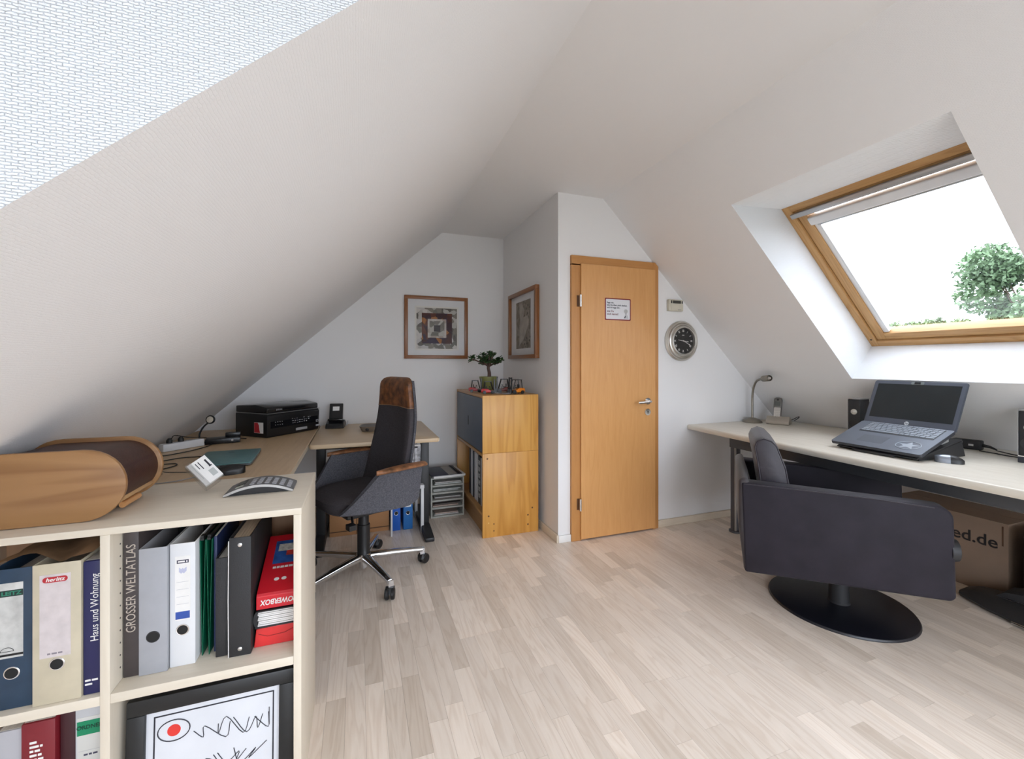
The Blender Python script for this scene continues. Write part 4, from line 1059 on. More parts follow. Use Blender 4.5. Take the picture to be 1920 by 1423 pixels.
# ================================================================ beech cabinet in the corner
beech = wood('cabinet_beech', (.49, .215, .035), (.69, .36, .085), 'z', 4, .38, .6, 7.0)
beech_y = wood('cabinet_beech_y', (.40, .205, .07), (.50, .275, .10), 'y', 6, .4, .4, 2.0)
CX0, CX1, CY0, CY1, CH = .84, 1.275, 2.955, 3.80, 1.026
cb = thing('cabinet', 'tall beech cabinet with blue grey door and open lower shelf', 'cabinet', (0, 0, 0))
blueg = mat('blue_grey_lacquer', (.088, .112, .155), .45)
zs_ = .606
bobj('side_panel', (CX0, CY0, 0), (CX1, CY0 + .02, zs_), beech, cb, bevel=.0015)
bobj('side_panel', (CX0, CY1 - .02, 0), (CX1, CY1, zs_), beech, cb, bevel=.0015)
bobj('upper_side_panel', (CX0, CY0, zs_ + .0012), (CX1, CY0 + .02, CH - .001), wood('cabinet_beech_up', (.54, .25, .045), (.73, .40, .105), 'z', 4, .38, .6, 11.0), cb, bevel=.0015)
bobj('upper_side_panel', (CX0, CY1 - .02, zs_ + .0012), (CX1, CY1, CH - .001), beech, cb, bevel=.0015)
bobj('top_panel', (CX0, CY0 + .02, CH - .02), (CX1, CY1 - .02, CH), beech_y, cb, bevel=.0015)
bobj('middle_panel', (CX0, CY0 + .02, zs_ - .022), (CX1, CY1 - .02, zs_), beech_y, cb, bevel=.0015)
bobj('bottom_panel', (CX0, CY0 + .02, .158), (CX1, CY1 - .02, .178), beech_y, cb, bevel=.0015)
bobj('plinth', (CX0 + .03, CY0 + .02, 0), (CX0 + .045, CY1 - .02, .158), beech_y, cb)
bobj('back_panel', (CX1 - .008, CY0 + .02, .178), (CX1 - .002, CY1 - .02, CH - .02), beech_y, cb)
dr = bobj('door', (CX0 - .002, CY0 + .012, zs_ + .008), (CX0 + .016, CY1 - .014, CH - .022), blueg, cb, bevel=.002)
bm = newbm(); prism(bm, rpoly(.014, .075, .0065, 5, 3.372, .80), 'x', CX0 - .0032, CX0 - .0018); obj('finger_slot', bm, dark_hole, dr)
hole_m = mat('drill_hole', (.12, .05, .02), .7)
for px_, z in ((.875, .57), (.885, .155), (.925, .095), (.925, .045), (1.225, .18), (1.19, .13), (1.19, .06)):
    bm = newbm(); lathe(bm, [(0, -.0006), (.0065 if px_ != .925 else .0045, -.0006), (.0065, .001)], 14, px_, CY0, z, 'y'); obj('bolt_hole', bm, hole_m, cb)
bm = newbm(); lathe(bm, [(0, -.0016), (.005, -.001), (.0065, .001)], 14, .885, CY0, .105, 'y'); obj('brass_pin', bm, mat('brass', (.75, .50, .18), .25, 1.0), cb, smooth=True)
fz = .179
files = ((3.03, .055, (.0, .10, .035), .365, 'dark green file, nearest one in the beech cabinet'),
         (3.115, .018, (.70, .70, .70), .36, 'slim white folder beside the dark green file in cabinet'),
         (3.140, .070, (.06, .06, .065), .365, 'black and white patterned file inside the beech cabinet'),
         (3.225, .030, (.74, .74, .74), .37, 'white file next to the patterned file in cabinet'),
         (3.275, .045, (.70, .71, .73), .375, 'broad white file in the middle of the cabinet shelf'),
         (3.345, .025, (.05, .055, .07), .37, 'thin black folder between white files in the cabinet'),
         (3.385, .050, (.66, .67, .70), .385, 'pale grey file, far one of the cabinet row'),
         (3.455, .030, (.03, .03, .035), .375, 'black folder at the far end of the cabinet row'))
for k, (yy, wd, col, h_, lab) in enumerate(files):
    t = thing('document_file', lab, 'binder', (CX0 + .035, yy, fz))
    m_ = mat('file_colour_%d' % k, col, .5, var=.05)
    bobj('spine', (0, 0, 0), (.004, wd, h_), m_, t, bevel=.001); bobj('cover', (.004, 0, 0), (.25, .003, h_), m_, t); bobj('cover', (.004, wd - .003, 0), (.25, wd, h_), m_, t)
    bobj('pages', (.01, .003, .004), (.245, wd - .003, h_ - .015), paper_edge, t)
    if k == 2:
        for q in range(6): bobj('spine_label', (-.0008, .010, .05 + q * .05), (.0002, .060, .082 + q * .05), mat('label_dots', (.5, .5, .5), .6, var=.9, vscale=120), t)

# ---------------------------------------------------------------- plant and toy forklifts on the cabinet
pl_ = thing('potted_jade_plant', 'small jade tree in an olive green pot on the cabinet', 'plant', (1.018, 3.40, CH + .0006))
olive = mat('olive_ceramic', (.24, .25, .085), .38, var=.1)
bm = newbm(); lathe(bm, [(0, 0), (.048, 0), (.052, .006), (.079, .118), (.079, .122), (.073, .122), (.070, .104), (0, .104)], 30); obj('pot', bm, olive, pl_, smooth=True)
bm = newbm(); lathe(bm, [(.0705, .1045), (.03, .108), (0, .109)], 24); obj('soil', bm, mat('soil', (.04, .025, .018), .95, bump=.6, bscale=90), pl_)
bark = mat('jade_bark', (.10, .055, .042), .8, var=.3, vscale=50, bump=.4, bscale=100)
tips = []
bm = newbm()
tube(bm, smoothpath([(0.004, 0, .10), (.006, 0, .15), (-.002, .002, .19), (.0, .0, .215)], 4), [.0165, .016, .0155, .015, .0145, .014, .0135, .013, .013, .013, .013, .013, .012], 10)
rg = random.Random(21)
for k in range(11):
    a = 2 * PI * k / 11 + rg.uniform(-.2, .2); r = rg.uniform(.05, .12); zt_ = .215 + rg.uniform(.03, .13) * (1.15 - r / .18)
    p = [(0, 0, .205), (r * .35 * math.cos(a), r * .35 * math.sin(a), .225), (r * .75 * math.cos(a), r * .75 * math.sin(a), zt_ - .02), (r * math.cos(a), r * math.sin(a), zt_)]
    sp_ = smoothpath(p, 4); tube(bm, sp_, [.0085 - .0055 * q / (len(sp_) - 1) for q in range(len(sp_))], 7); tips.append(sp_)
obj('trunk', bm, bark, pl_, smooth=True)
bm = newbm()
def leaf(bm, p, d, L_, W_):
    d = Vector(d).normalized(); u = d.cross(Vector((rg.uniform(-.4, .4), rg.uniform(-.4, .4), 1))).normalized(); n = u.cross(d)
    out_ = [(0, .05), (.25, .75), (.55, 1), (.85, .7), (1, .1)]
    for sgn in (1,):
        A = [bm.verts.new(Vector(p) + d * L_ * a + u * W_ * b * .5 + n * .0012) for a, b in out_]; B = [bm.verts.new(Vector(p) + d * L_ * a - u * W_ * b * .5 + n * .0012) for a, b in out_]
        M_ = [bm.verts.new(Vector(p) + d * L_ * a - n * .003) for a, b in out_]; T_ = [bm.verts.new(Vector(p) + d * L_ * a + n * .0038) for a, b in out_]
        for i in range(4):
            bm.faces.new((A[i], A[i + 1], T_[i + 1], T_[i])); bm.faces.new((T_[i], T_[i + 1], B[i + 1], B[i])); bm.faces.new((B[i], B[i + 1], M_[i + 1], M_[i])); bm.faces.new((M_[i], M_[i + 1], A[i + 1], A[i]))
for sp_ in tips:
    for q in range(26):
        k = rg.randint(5, len(sp_) - 1); p = sp_[k]; a = rg.uniform(0, 2 * PI)
        leaf(bm, p + Vector((rg.uniform(-.012, .012), rg.uniform(-.012, .012), rg.uniform(-.006, .012))), (math.cos(a), math.sin(a), rg.uniform(-.3, .8)), rg.uniform(.022, .036), rg.uniform(.016, .024))
for cx_, cy_ in ((-.155, -.03), (-.125, .03)):
    for q in range(12):
        a = rg.uniform(0, 2 * PI); leaf(bm, (cx_, cy_, .27 + rg.uniform(-.015, .02)), (math.cos(a), math.sin(a), rg.uniform(-.8, .9)), .03, .02)
o = obj('foliage', bm, mat('jade_leaf', (.022, .060, .016), .35, var=.5, vscale=40), pl_); o['kind'] = 'stuff'
bm = newbm(); 
for cx_, cy_ in ((-.155, -.03), (-.125, .03)): tube(bm, smoothpath([(-.02, 0, .215), (cx_ * .6, cy_ * .6, .245), (cx_, cy_, .27)], 4), .0035, 6)
obj('side_twig', bm, bark, pl_, smooth=True)
toy_b = mat('toy_black', (.012, .012, .013), .35); toy_g = mat('toy_grey', (.20, .20, .21), .4)
def forklift(label, loc, rz, col, s=1.0):
    t = thing('toy_forklift', label, 'toy', loc, rz, 'toy forklift trucks on the cabinet'); t.scale = (s, s, s)
    m_ = mat('toy_paint_%d_%d' % (int(col[0] * 100), int(col[1] * 100)), col, .3)
    bm = newbm(); prism(bm, [(-.045, .010), (.030, .010), (.030, .026), (.005, .026), (-.012, .036), (-.048, .038), (-.052, .02)], 'y', -.024, .024); obj('body', bm, m_, t, bevel=.003, smooth=True)
    bobj('counterweight', (-.058, -.022, .012), (-.046, .022, .034), m_, t, bevel=.003)
    bobj('seat', (-.020, -.012, .036), (.0, .012, .041), toy_b, t, bevel=.002); bobj('seat_back', (-.024, -.012, .040), (-.018, .012, .060), toy_b, t, bevel=.002)
    for sx, top in ((-.038, -.030), (.028, .012)):
        for sy in (-1, 1):
            bm = newbm(); tube(bm, [(sx, sy * .021, .030), (top, sy * .020, .088)], .0032, 6); obj('canopy_post', bm, toy_b, t)
    bm = newbm()
    for k in range(5): box(bm, (-.032 + k * .0105, -.021, .087), (-.028 + k * .0105, .021, .091))
    box(bm, (-.034, -.023, .087), (.016, -.019, .091)); box(bm, (-.034, .019, .087), (.016, .023, .091)); obj('canopy', bm, toy_b, t)
    for sy in (-1, 1):
        bobj('mast_rail', (.034, sy * .014 - .003, .004), (.042, sy * .014 + .003, .105), toy_b, t)
        bm = newbm(); prism(bm, [(.044, .003), (.095, .003), (.095, .005), (.048, .008), (.048, .030), (.044, .030)], 'y', sy * .012 - .004, sy * .012 + .004); obj('fork', bm, toy_g, t)
        for wx, r_ in ((.022, .0135), (-.036, .0115)):
            bm = newbm(); lathe(bm, [(0, -.0055), (r_ * .6, -.0055), (r_ * .7, -.0045), (r_, -.0045), (r_, .0045), (r_ * .7, .0045), (0, .0045)], 18, wx, sy * .0245, r_, 'y'); obj('wheel', bm, toy_b, t, smooth=True)
    bobj('carriage', (.042, -.022, .012), (.046, .022, .04), toy_b, t); bobj('mast_bar', (.034, -.017, .096), (.042, .017, .103), toy_b, t)
    bm = newbm(); tube(bm, [(.008, 0, .03), (.002, 0, .052)], .0018, 6); tube(bm, [(.002 + .006 * math.cos(a), .008 * math.sin(a), .052 + .003 * math.cos(a)) for a in [2 * PI * k / 12 for k in range(12)]], .0012, 5, True); obj('steering_wheel', bm, toy_b, t)
forklift('red toy forklift at the far left on the cabinet', (.893, 3.33, CH + .0006), math.radians(-12), (.38, .022, .025), 1.05)
forklift('red toy forklift in front of the olive green pot', (.938, 3.12, CH + .0006), math.radians(-10), (.52, .020, .022), 1.05)
forklift('dark red toy forklift behind the orange one on the cabinet', (1.075, 3.20, CH + .0006), math.radians(165), (.22, .035, .022), 1.2)
forklift('orange toy forklift at the near right on the cabinet', (1.125, 3.045, CH + .0006), math.radians(190), (.75, .22, .012), 1.2)

# ================================================================ things on the walls
cherry_f = wood('cherry_frame', (.21, .075, .022), (.28, .11, .035), 'z', 8, .35, .3)
mat_board = mat('mat_board', (.66, .66, .67), .7, var=.03); mat_in = mat('mat_inner', (.66, .64, .60), .7, var=.03)
pict_glass = glass_mat('picture_glass', .002)
def picture(label, w_, h_, loc, rz, fw_, depth=.022):
    t = thing('framed_picture', label, 'picture', loc, rz)     # local: x right, -y towards the viewer, z up, centre at the origin
    a, b = w_ / 2, h_ / 2
    for lo, hi in (((-a, -depth, b - fw_), (a, 0, b)), ((-a, -depth, -b), (a, 0, -b + fw_)), ((-a, -depth, -b + fw_), (-a + fw_, 0, b - fw_)), ((a - fw_, -depth, -b + fw_), (a, 0, b - fw_))):
        bobj('frame_member', lo, hi, cherry_f, t, bevel=.002)
    bobj('mount', (-a + fw_, -.010, -b + fw_), (a - fw_, -.002, b - fw_), mat_board, t)
    bobj('glazing', (-a + fw_, -.0165, -b + fw_), (a - fw_, -.0155, b - fw_), pict_glass, t)
    return t
def patchwork(name, cols, scale, stretch=(1, 1, 1)):
    if name in MATS: return MATS[name]
    m = bpy.data.materials.new(name); m.use_nodes = True; t = m.node_tree; b = t.nodes['Principled BSDF']; b.inputs['Roughness'].default_value = .7; L = t.links.new
    c = t.nodes.new('ShaderNodeTexCoord'); mp_ = t.nodes.new('ShaderNodeMapping'); mp_.inputs['Scale'].default_value = stretch
    v = t.nodes.new('ShaderNodeTexVoronoi'); v.inputs['Scale'].default_value = scale; r = t.nodes.new('ShaderNodeValToRGB'); r.color_ramp.interpolation = 'CONSTANT'
    sp = t.nodes.new('ShaderNodeSeparateColor')
    L(c.outputs['Object'], mp_.inputs['Vector']); L(mp_.outputs['Vector'], v.inputs['Vector']); L(v.outputs['Color'], sp.inputs[0]); L(sp.outputs[0], r.inputs['Fac']); L(r.outputs['Color'], b.inputs['Base Color'])
    e = r.color_ramp.elements
    while len(e) < len(cols): e.new(.5)
    for k, col in enumerate(cols): e[k].position = k / len(cols); e[k].color = col + (1,)
    MATS[name] = m; return m
p1 = picture('framed nested square collage hanging on the back wall', .578, .567, (.675, YB - .0015, 1.5845), 0, .031)
qx, qz = .6775 - .675, 1.577 - 1.5845
def layer(parent, nm, hw, m_, k): return bobj(nm, (qx - hw, -.0106 - k * .0006, qz - hw), (qx + hw, -.0100 - k * .0006, qz + hw), m_, parent)
layer(p1, 'inner_mount', .200, mat_in, 0)
outer = layer(p1, 'print', .185, patchwork('collage_grey', [(.42, .40, .37), (.10, .09, .075), (.55, .52, .49), (.20, .18, .15), (.48, .46, .45), (.15, .14, .12)], 26), 1)
layer(outer, 'brown_square', .138, patchwork('collage_brown', [(.060, .016, .010), (.035, .011, .016), (.10, .028, .014), (.32, .12, .03), (.045, .013, .009), (.025, .012, .035)], 20), 2)
layer(outer, 'pale_square', .085, patchwork('collage_pale', [(.46, .42, .37), (.50, .47, .43), (.36, .30, .25)], 22), 3)
layer(outer, 'grey_square', .068, patchwork('collage_mid', [(.16, .145, .12), (.19, .17, .15), (.42, .40, .36), (.14, .13, .11)], 16), 4)
layer(outer, 'dark_square', .029, mat('collage_dark', (.035, .025, .025), .6), 5)
p2 = picture('framed tan print on the short wall above the cabinet', .640, .570, (XS - .0015, 3.357, 1.584), -PI / 2, .031, .034)
pr2 = bobj('print', (-.165, -.0108, -.20), (.165, -.0100, .20), patchwork('print_tan', [(.20, .17, .14), (.24, .21, .18), (.17, .145, .12), (.27, .24, .20)], 30), p2)
bm = newbm(); prism(bm, [(-.10, -.185), (.02, -.12), (.12, -.01), (.13, .03), (.10, .07), (.0, .06), (.03, .12), (-.03, .185), (-.09, .18), (-.07, .05), (-.08, -.06)], 'y', -.0114, -.0108); obj('fan_shape', bm, mat('print_fan', (.36, .32, .28), .7, var=.2, vscale=14), pr2)
rg = random.Random(8)
bm = newbm()
for k in range(26):
    x_, z_ = rg.uniform(.02, .155), rg.uniform(-.19, .19)
    if abs(z_) < .06: continue
    lathe(bm, [(0, -.0112), (rg.uniform(.005, .011), -.0112), (.005, -.0108)], 9, x_, 0, z_, 'y')
o = obj('dark_spots', bm, mat('print_spots', (.06, .05, .04), .7), pr2); o['kind'] = 'stuff'
# clock
ck = thing('wall_clock', 'round brushed silver wall clock with black dial beside the door', 'clock', (2.386, YD - .0005, 1.433))
nick = mat('satin_nickel', (.62, .60, .56), .28, .9, var=.04)
bm = newbm(); lathe(bm, [(0, 0), (.156, 0), (.157, -.012), (.148, -.022), (.142, -.022), (.138, -.018), (.132, -.030), (.124, -.033), (.120, -.029), (.112, -.040), (.102, -.042), (.100, -.034), (.0985, -.026)], 56, axis='y'); obj('case', bm, nick, ck, smooth=True)
bm = newbm(); lathe(bm, [(0, -.027), (.0988, -.027), (.0988, -.024)], 48, axis='y'); dial = obj('dial', bm, mat('dial_black', (.018, .017, .016), .45), ck)
num = mat('dial_white', (.62, .61, .58), .5)
rom = ['XII', 'I', 'II', 'III', 'IIII', 'V', 'VI', 'VII', 'VIII', 'IX', 'X', 'XI']
for k in range(12):
    a = PI / 2 - 2 * PI * k / 12
    text(rom[k], .024, num, dial, (.078 * math.cos(a), -.0275, .078 * math.sin(a)), (PI / 2, -(a - PI / 2), 0), .62, bold=.0006)
bobj('logo_mark', (-.010, -.0277, .042), (.010, -.0272, .047), num, dial)
def hand(nm, ang, L_, w_, tail, z):
    bm = newbm(); prism(bm, [(-tail, -w_ * .35), (L_ * .72, -w_ * .45), (L_ * .80, -w_), (L_, 0), (L_ * .80, w_), (L_ * .72, w_ * .45), (-tail, w_ * .35)], 'y', z, z + .0008); obj(nm, bm, num, ck, rot=(0, -ang, 0))
hand('hour_hand', math.radians(-8), .052, .0048, .05, -.0305); hand('minute_hand', math.radians(-27), .078, .0042, .0, -.0320)
bm = newbm(); lathe(bm, [(0, -.0335), (.005, -.033), (.005, -.027)], 16, axis='y'); obj('pin', bm, nick, ck, smooth=True)
bm = newbm(); lathe(bm, [(0, -.037), (.1, -.037)], 40, axis='y'); obj('glass_cover', bm, pict_glass, ck)
# thermostat
th = thing('thermostat', 'cream wall thermostat with dark display above the clock', 'thermostat', (2.318, YD - .0005, 1.708))
crm = mat('cream_plastic', (.60, .56, .46), .45)
bobj('housing', (-.068, -.028, -.045), (.068, 0, .045), crm, th, bevel=.006, seg=3)
bobj('front_door', (-.050, -.032, -.041), (.064, -.028, .010), crm, th, bevel=.002)
d_ = bobj('display', (-.032, -.0300, .014), (.044, -.0275, .036), mat('lcd_thermo', (.05, .05, .042), .3), th)
bobj('button', (-.048, -.031, .014), (-.040, -.027, .036), toy_b, th); bobj('button', (.052, -.031, .014), (.060, -.027, .034), toy_b, th)
bobj('marking', (.012, -.0326, -.037), (.045, -.0318, -.033), toy_g, th)
# sign on the door
sg = thing('door_sign', 'white sign with dark red border and text on the door', 'sign', (1.785, YD - .0362, 1.652))
bm = newbm(); prism(bm, rpoly(.220, .160, .008, 4), 'y', -.002, 0); obj('plate', bm, mat('sign_red', (.20, .008, .012), .4), sg)
bm = newbm(); prism(bm, rpoly(.204, .144, .005, 4), 'y', -.0024, -.0019); face = obj('face', bm, mat('sign_white', (.70, .70, .73), .4, var=.02), sg)
dk = mat('sign_ink', (.02, .025, .04), .5); dr_ = mat('sign_ink_red', (.16, .04, .05), .5)
for s_, z, m_, sz in (('Sage mir,', .047, dk, .0165), ('was Du über mich denkst,', .029, dk, .0165), ('und ich sage Dir,', .011, dk, .0165), ('was Du', -.015, dr_, .0195), ('mich kannst!', -.036, dr_, .0195)):
    text(s_, sz, m_, face, (-.094, -.0026, z), FRONT, .98, align='LEFT', bold=.0004)
bm = newbm(); lathe(bm, [(0, -.0030), (.0155, -.0030), (.0155, -.0024)], 18, .067, 0, -.012, 'y'); obj('figure_head', bm, mat('sign_grey', (.42, .42, .42), .5), face)
bm = newbm(); prism(bm, [(.048, -.066), (.056, -.046), (.064, -.034), (.058, -.028), (.076, -.028), (.071, -.034), (.084, -.046), (.090, -.066)], 'y', -.0029, -.0024); obj('figure_body', bm, mat('sign_grey2', (.5, .5, .52), .5), face)
bm = newbm(); prism(bm, [(.052, -.062), (.060, -.046), (.066, -.044), (.062, -.062)], 'y', -.0033, -.0029); prism(bm, [(.057, -.026), (.067, -.032), (.077, -.026), (.067, -.036)], 'y', -.0033, -.0029); obj('figure_ink', bm, dk, face)

# ================================================================ desk under the right slope
DR = .775
rd = thing('wall_desk', 'long pale oak worktop desk under the right skylight', 'desk', (0, 0, 0))
oak_y = wood('pale_oak_y', (.64, .585, .49), (.76, .71, .62), 'y', 8, .36, .5, 4.0)
def fx(y): return 2.372 if y < 1.3 else 2.372 + .075 * ((y - 1.3) / 1.4) ** 1.3
loops = []
for k in range(23):
    y = -.6 + (YD - .003 + .6) * k / 22; f0 = fx(y)
    pr_ = [(3.398, DR), (f0 + .016, DR)] + [(f0 + .016 - .016 * math.sin(a), DR - .016 + .016 * math.cos(a)) for a in [PI / 2 * q / 5 for q in range(1, 6)]] + [(f0, DR - .028), (f0 + .004, DR - .036), (f0 + .014, DR - .038), (3.435, DR - .038)]
    loops.append([(p[0], y, p[1]) for p in pr_])
bm = newbm(); loft(bm, loops); obj('desk_top', bm, oak_y, rd, smooth=True)
steel = mat('dark_steel', (.10, .10, .11), .4, .6)
bobj('front_rail', (2.50, .0, .660), (2.53, 2.35, DR - .038), mat('rail_grey', (.055, .057, .062), .5), rd, bevel=.002)
for yy in (2.44, -.2):
    bm = newbm(); lathe(bm, [(.045, 0), (.045, .012), (.033, .02), (.033, DR - .045), (.05, DR - .043), (.05, DR - .0385)], 28, 2.655, yy, 0); lg = obj('leg', bm, steel, rd, smooth=True)
    bm = newbm(); tube(bm, [(2.625, yy - .028, .02), (2.625, yy - .028, DR - .04)], .008, 10); obj('cable_tube', bm, mat('steel_light', (.35, .33, .31), .35, .9), lg, smooth=True)
# desk lamp
lp_ = thing('desk_lamp', 'brushed metal gooseneck desk lamp in the corner of the desk', 'lamp', (3.045, 2.632, DR + .0006))
lampm = mat('lamp_bronze_nickel', (.30, .27, .225), .36, .9, var=.05)
bm = newbm(); lathe(bm, [(.072, 0), (.073, .004), (.066, .014), (.050, .026), (.028, .035), (.010, .039), (0, .039)], 32); obj('base', bm, lampm, lp_, smooth=True)
P0 = Vector((3.045, 2.632, DR))
arm = [Vector(p) - P0 for p in ((3.045, 2.632, DR + .036), (3.045, 2.632, DR + .13), (3.043, 2.630, .985), (3.035, 2.612, 1.060), (3.010, 2.562, 1.115), (2.975, 2.490, 1.135), (2.962, 2.462, 1.138))]
bm = newbm(); tube(bm, smoothpath(arm, 5), .0085, 12); obj('neck', bm, lampm, lp_, smooth=True)
d0 = Vector((2.962, 2.468, 1.137)) - P0; dd = (Vector((2.925, 2.350, 1.150)) - Vector((2.962, 2.468, 1.137)))
def headseg(nm, prof, m_):
    bm = newbm(); lathe(bm, prof, 22); o = obj(nm, bm, m_, lp_, d0, smooth=True); o.rotation_euler = dd.to_track_quat('Z', 'Y').to_euler(); return o
headseg('head', [(.010, -.006), (.018, .002), (.024, .012), (.024, .080), (.022, .086), (.020, .086), (.0195, .055), (0, .055)], lampm)
headseg('bulb', [(0, .05), (.011, .055), (.013, .075), (.009, .090), (0, .098)], mat('bulb_glass', (.55, .5, .45), .15))
# cordless phone
ph = thing('cordless_phone', 'silver cordless phone standing in its base on the desk', 'phone', (3.155, 2.485, DR + .0006), math.radians(-62))
ph.scale = (1.14, 1.14, 1.14)
beige = mat('phone_champagne', (.40, .355, .30), .38, .35)
bm = newbm(); prism(bm, [(-.055, 0), (.055, 0), (.058, .012), (.045, .035), (.0, .052), (-.02, .056), (-.055, .02)], 'x', -.070, .070)
ph_base = obj('base', bm, beige, ph, bevel=.006, smooth=True)
bobj('answer_panel', (.030, -.050, .0), (.064, -.020, .012), mat('panel_light', (.62, .60, .56), .4), ph_base, bevel=.003, loc=(0, 0, .018), rot=(math.radians(26), 0, 0))
bm = newbm(); lathe(bm, [(0, .0135), (.007, .0135), (.008, .012)], 12, .047, -.035, 0); obj('panel_button', bm, toy_g, ph_base, (0, 0, .018), (math.radians(26), 0, 0))
hs = newbm(); loft(hs, [superloop(0, 0, z, w2, .013, 3.5, 24) for z, w2 in ((0, .018), (.006, .023), (.05, .024), (.11, .026), (.150, .026), (.160, .022), (.164, .012))])
hso = obj('handset', hs, mat('handset_grey', (.17, .16, .15), .35, .4), ph, (-.008, -.014, .022), (math.radians(-17), 0, 0), smooth=True)
bm = newbm(); prism(bm, rpoly(.040, .085, .006, 3, 0, .050), 'y', -.0145, -.0125); kp_ = obj('keypad_plate', bm, mat('keypad_silver', (.55, .52, .48), .35, .4), hso)
bm = newbm()
for i in range(3):
    for j in range(5): box(bm, (-.0165 + i * .012, -.0165, .012 + j * .0115), (-.0075 + i * .012, -.0143, .0195 + j * .0115))
o = obj('keys', bm, mat('key_pale', (.66, .63, .58), .4), kp_); o['kind'] = 'stuff'
bm = newbm(); prism(bm, rpoly(.034, .032, .004, 3, 0, .120), 'y', -.0145, -.0125); obj('screen', bm, mat('phone_screen', (.10, .11, .10), .2), hso)
bm = newbm(); lathe(bm, [(0, -.0150), (.006, -.0150), (.007, -.0135)], 14, 0, 0, .148, 'y'); obj('earpiece', bm, toy_b, hso)
cable('pale cable curling behind the lamp towards the phone', [(2.985, 2.672, .80), (3.02, 2.69, .812), (3.10, 2.672, .805), (3.17, 2.60, .785), (3.23, 2.535, .782)], .0025, mat('pale_cord', (.6, .58, .54), .5))
cable('short black cord sticking up behind the cordless phone', [(3.225, 2.445, .80), (3.255, 2.425, .822), (3.265, 2.40, .838), (3.250, 2.392, .830), (3.225, 2.41, .805)], .003)
# loudspeakers
def speaker(label, loc, rz):
    t = thing('loudspeaker', label, 'speaker', loc, rz, 'small desktop loudspeakers')
    bm = newbm(); box(bm, (-.034, -.055, .035), (.034, .05, .252)); obj('cabinet', bm, black_s, t, bevel=.004, smooth=True)
    bobj('foot', (-.036, -.058, 0), (.036, .052, .030), mat('speaker_foot', (.03, .033, .045), .4), t, bevel=.003)
    bobj('trim', (-.035, -.057, .0302), (.035, .051, .0348), chrome, t)
    bobj('side_trim', (-.0365, -.054, .036), (-.0342, .048, .25), mat('speaker_silver', (.5, .5, .52), .3, .7), t)
    bobj('top_plate', (-.035, -.056, .2522), (.035, .05, .258), mat('speaker_silver', (.5, .5, .52), .3, .7), t, bevel=.001)
    bm = newbm(); lathe(bm, [(0, -.066), (.008, -.064), (.015, -.058), (.0175, -.057), (.0175, -.054)], 26, 0, 0, .172, 'y'); obj('cone', bm, mat('cone_silver', (.62, .58, .52), .3, .6), t, smooth=True)
    bobj('badge', (.004, -.0572, .045), (.026, -.0555, .052), num, t)
    bm = newbm(); lathe(bm, [(.010, -.056), (.024, -.0555), (.028, -.0568), (.030, -.055)], 26, 0, 0, .095, 'y'); obj('woofer', bm, black_p, t, smooth=True)
speaker('small black loudspeaker with silver cone left of the open laptop', (3.045, 1.838, DR + .0006), -PI / 2 + math.radians(4))
speaker('small black loudspeaker at the right edge beside the power adapter', (3.085, 1.095, DR + .0006), -PI / 2 + math.radians(6))
# laptop on its stand; local x = right of the keyboard, y = away from its user
LX, LY, LR = 2.575, 1.490, math.radians(-91.5)
stnd = thing('laptop_stand', 'black wedge shaped laptop stand on the right desk', 'stand', (LX, LY, DR + .0006), LR)
tl_ = math.atan2(.075, .36)
bobj('top_plate', (-.19, .0, -.004), (.19, .368, .004), black_s, stnd, bevel=.002, loc=(0, .012, .010), rot=(tl_, 0, 0))
bobj('rear_wall', (-.185, .372, 0), (.185, .378, .082), black_s, stnd)
for sx in (-1, 1):
    bm = newbm(); prism(bm, [(.03, 0), (.40, 0), (.372, .078), (.03, .010)], 'x', sx * .185 - .003, sx * .185 + .003); obj('side_plate', bm, black_s, stnd)
bobj('riser_pad', (-.17, .24, .0045), (.17, .30, .032), mat('riser_grey', (.42, .42, .41), .5), stnd, bevel=.004, loc=(0, .012, .010), rot=(tl_, 0, 0))
bobj('front_lip', (-.10, -.006, 0), (.10, .010, .014), black_s, stnd, bevel=.002)
lt = thing('open_laptop', 'open dark blue grey laptop standing on the wedge stand', 'laptop', (LX, LY, DR + .0006), LR)
ang = math.radians(21)
lap = mat('laptop_slate', (.13, .145, .175), .42, .35, var=.05); lapd = mat('laptop_edge', (.03, .032, .04), .4)
W2, D_ = .214, .292
bm = newbm(); prism(bm, rpoly(2 * W2, D_, .012, 4, 0, D_ / 2), 'z', 0, .016); base = obj('base', bm, lapd, lt, (0, .0, .0205), (ang, 0, 0), bevel=.003, smooth=True)
bm = newbm(); prism(bm, rpoly(2 * W2 - .002, D_ - .002, .012, 4, 0, D_ / 2), 'z', .0162, .0175); obj('deck', bm, lap, base)
bm = newbm(); prism(bm, rpoly(.345, .118, .004, 3, .012, .222), 'z', .0176, .0179); obj('key_well', bm, mat('key_well', (.02, .022, .028), .5), base)
bm = newbm(); rows = [(15, .196, .2775, .010), (15, .196, .2605, .0155), (14, .196, .2415, .0155), (13, .196, .2225, .0155), (12, .196, .2035, .0155), (9, .196, .1845, .0155)]
x0_, x1_ = -.158, .182
for n_, _, yy, hh in rows:
    step = (x1_ - x0_) / n_ if n_ > 10 else None
    if n_ == 9:
        xs = [x0_, x0_ + .024, x0_ + .046, x0_ + .068, x0_ + .188, x0_ + .21, x0_ + .232, x0_ + .255, x0_ + .278, x0_ + .301, x0_ + .34]
    else: xs = [x0_ + step * i for i in range(n_ + 1)]
    for a, b in zip(xs, xs[1:]): box(bm, (a + .0016, yy - hh / 2, .018), (b - .0016, yy + hh / 2, .0198))
o = obj('keyboard', bm, mat('key_slate', (.24, .265, .30), .4, .2), base); o['kind'] = 'stuff'
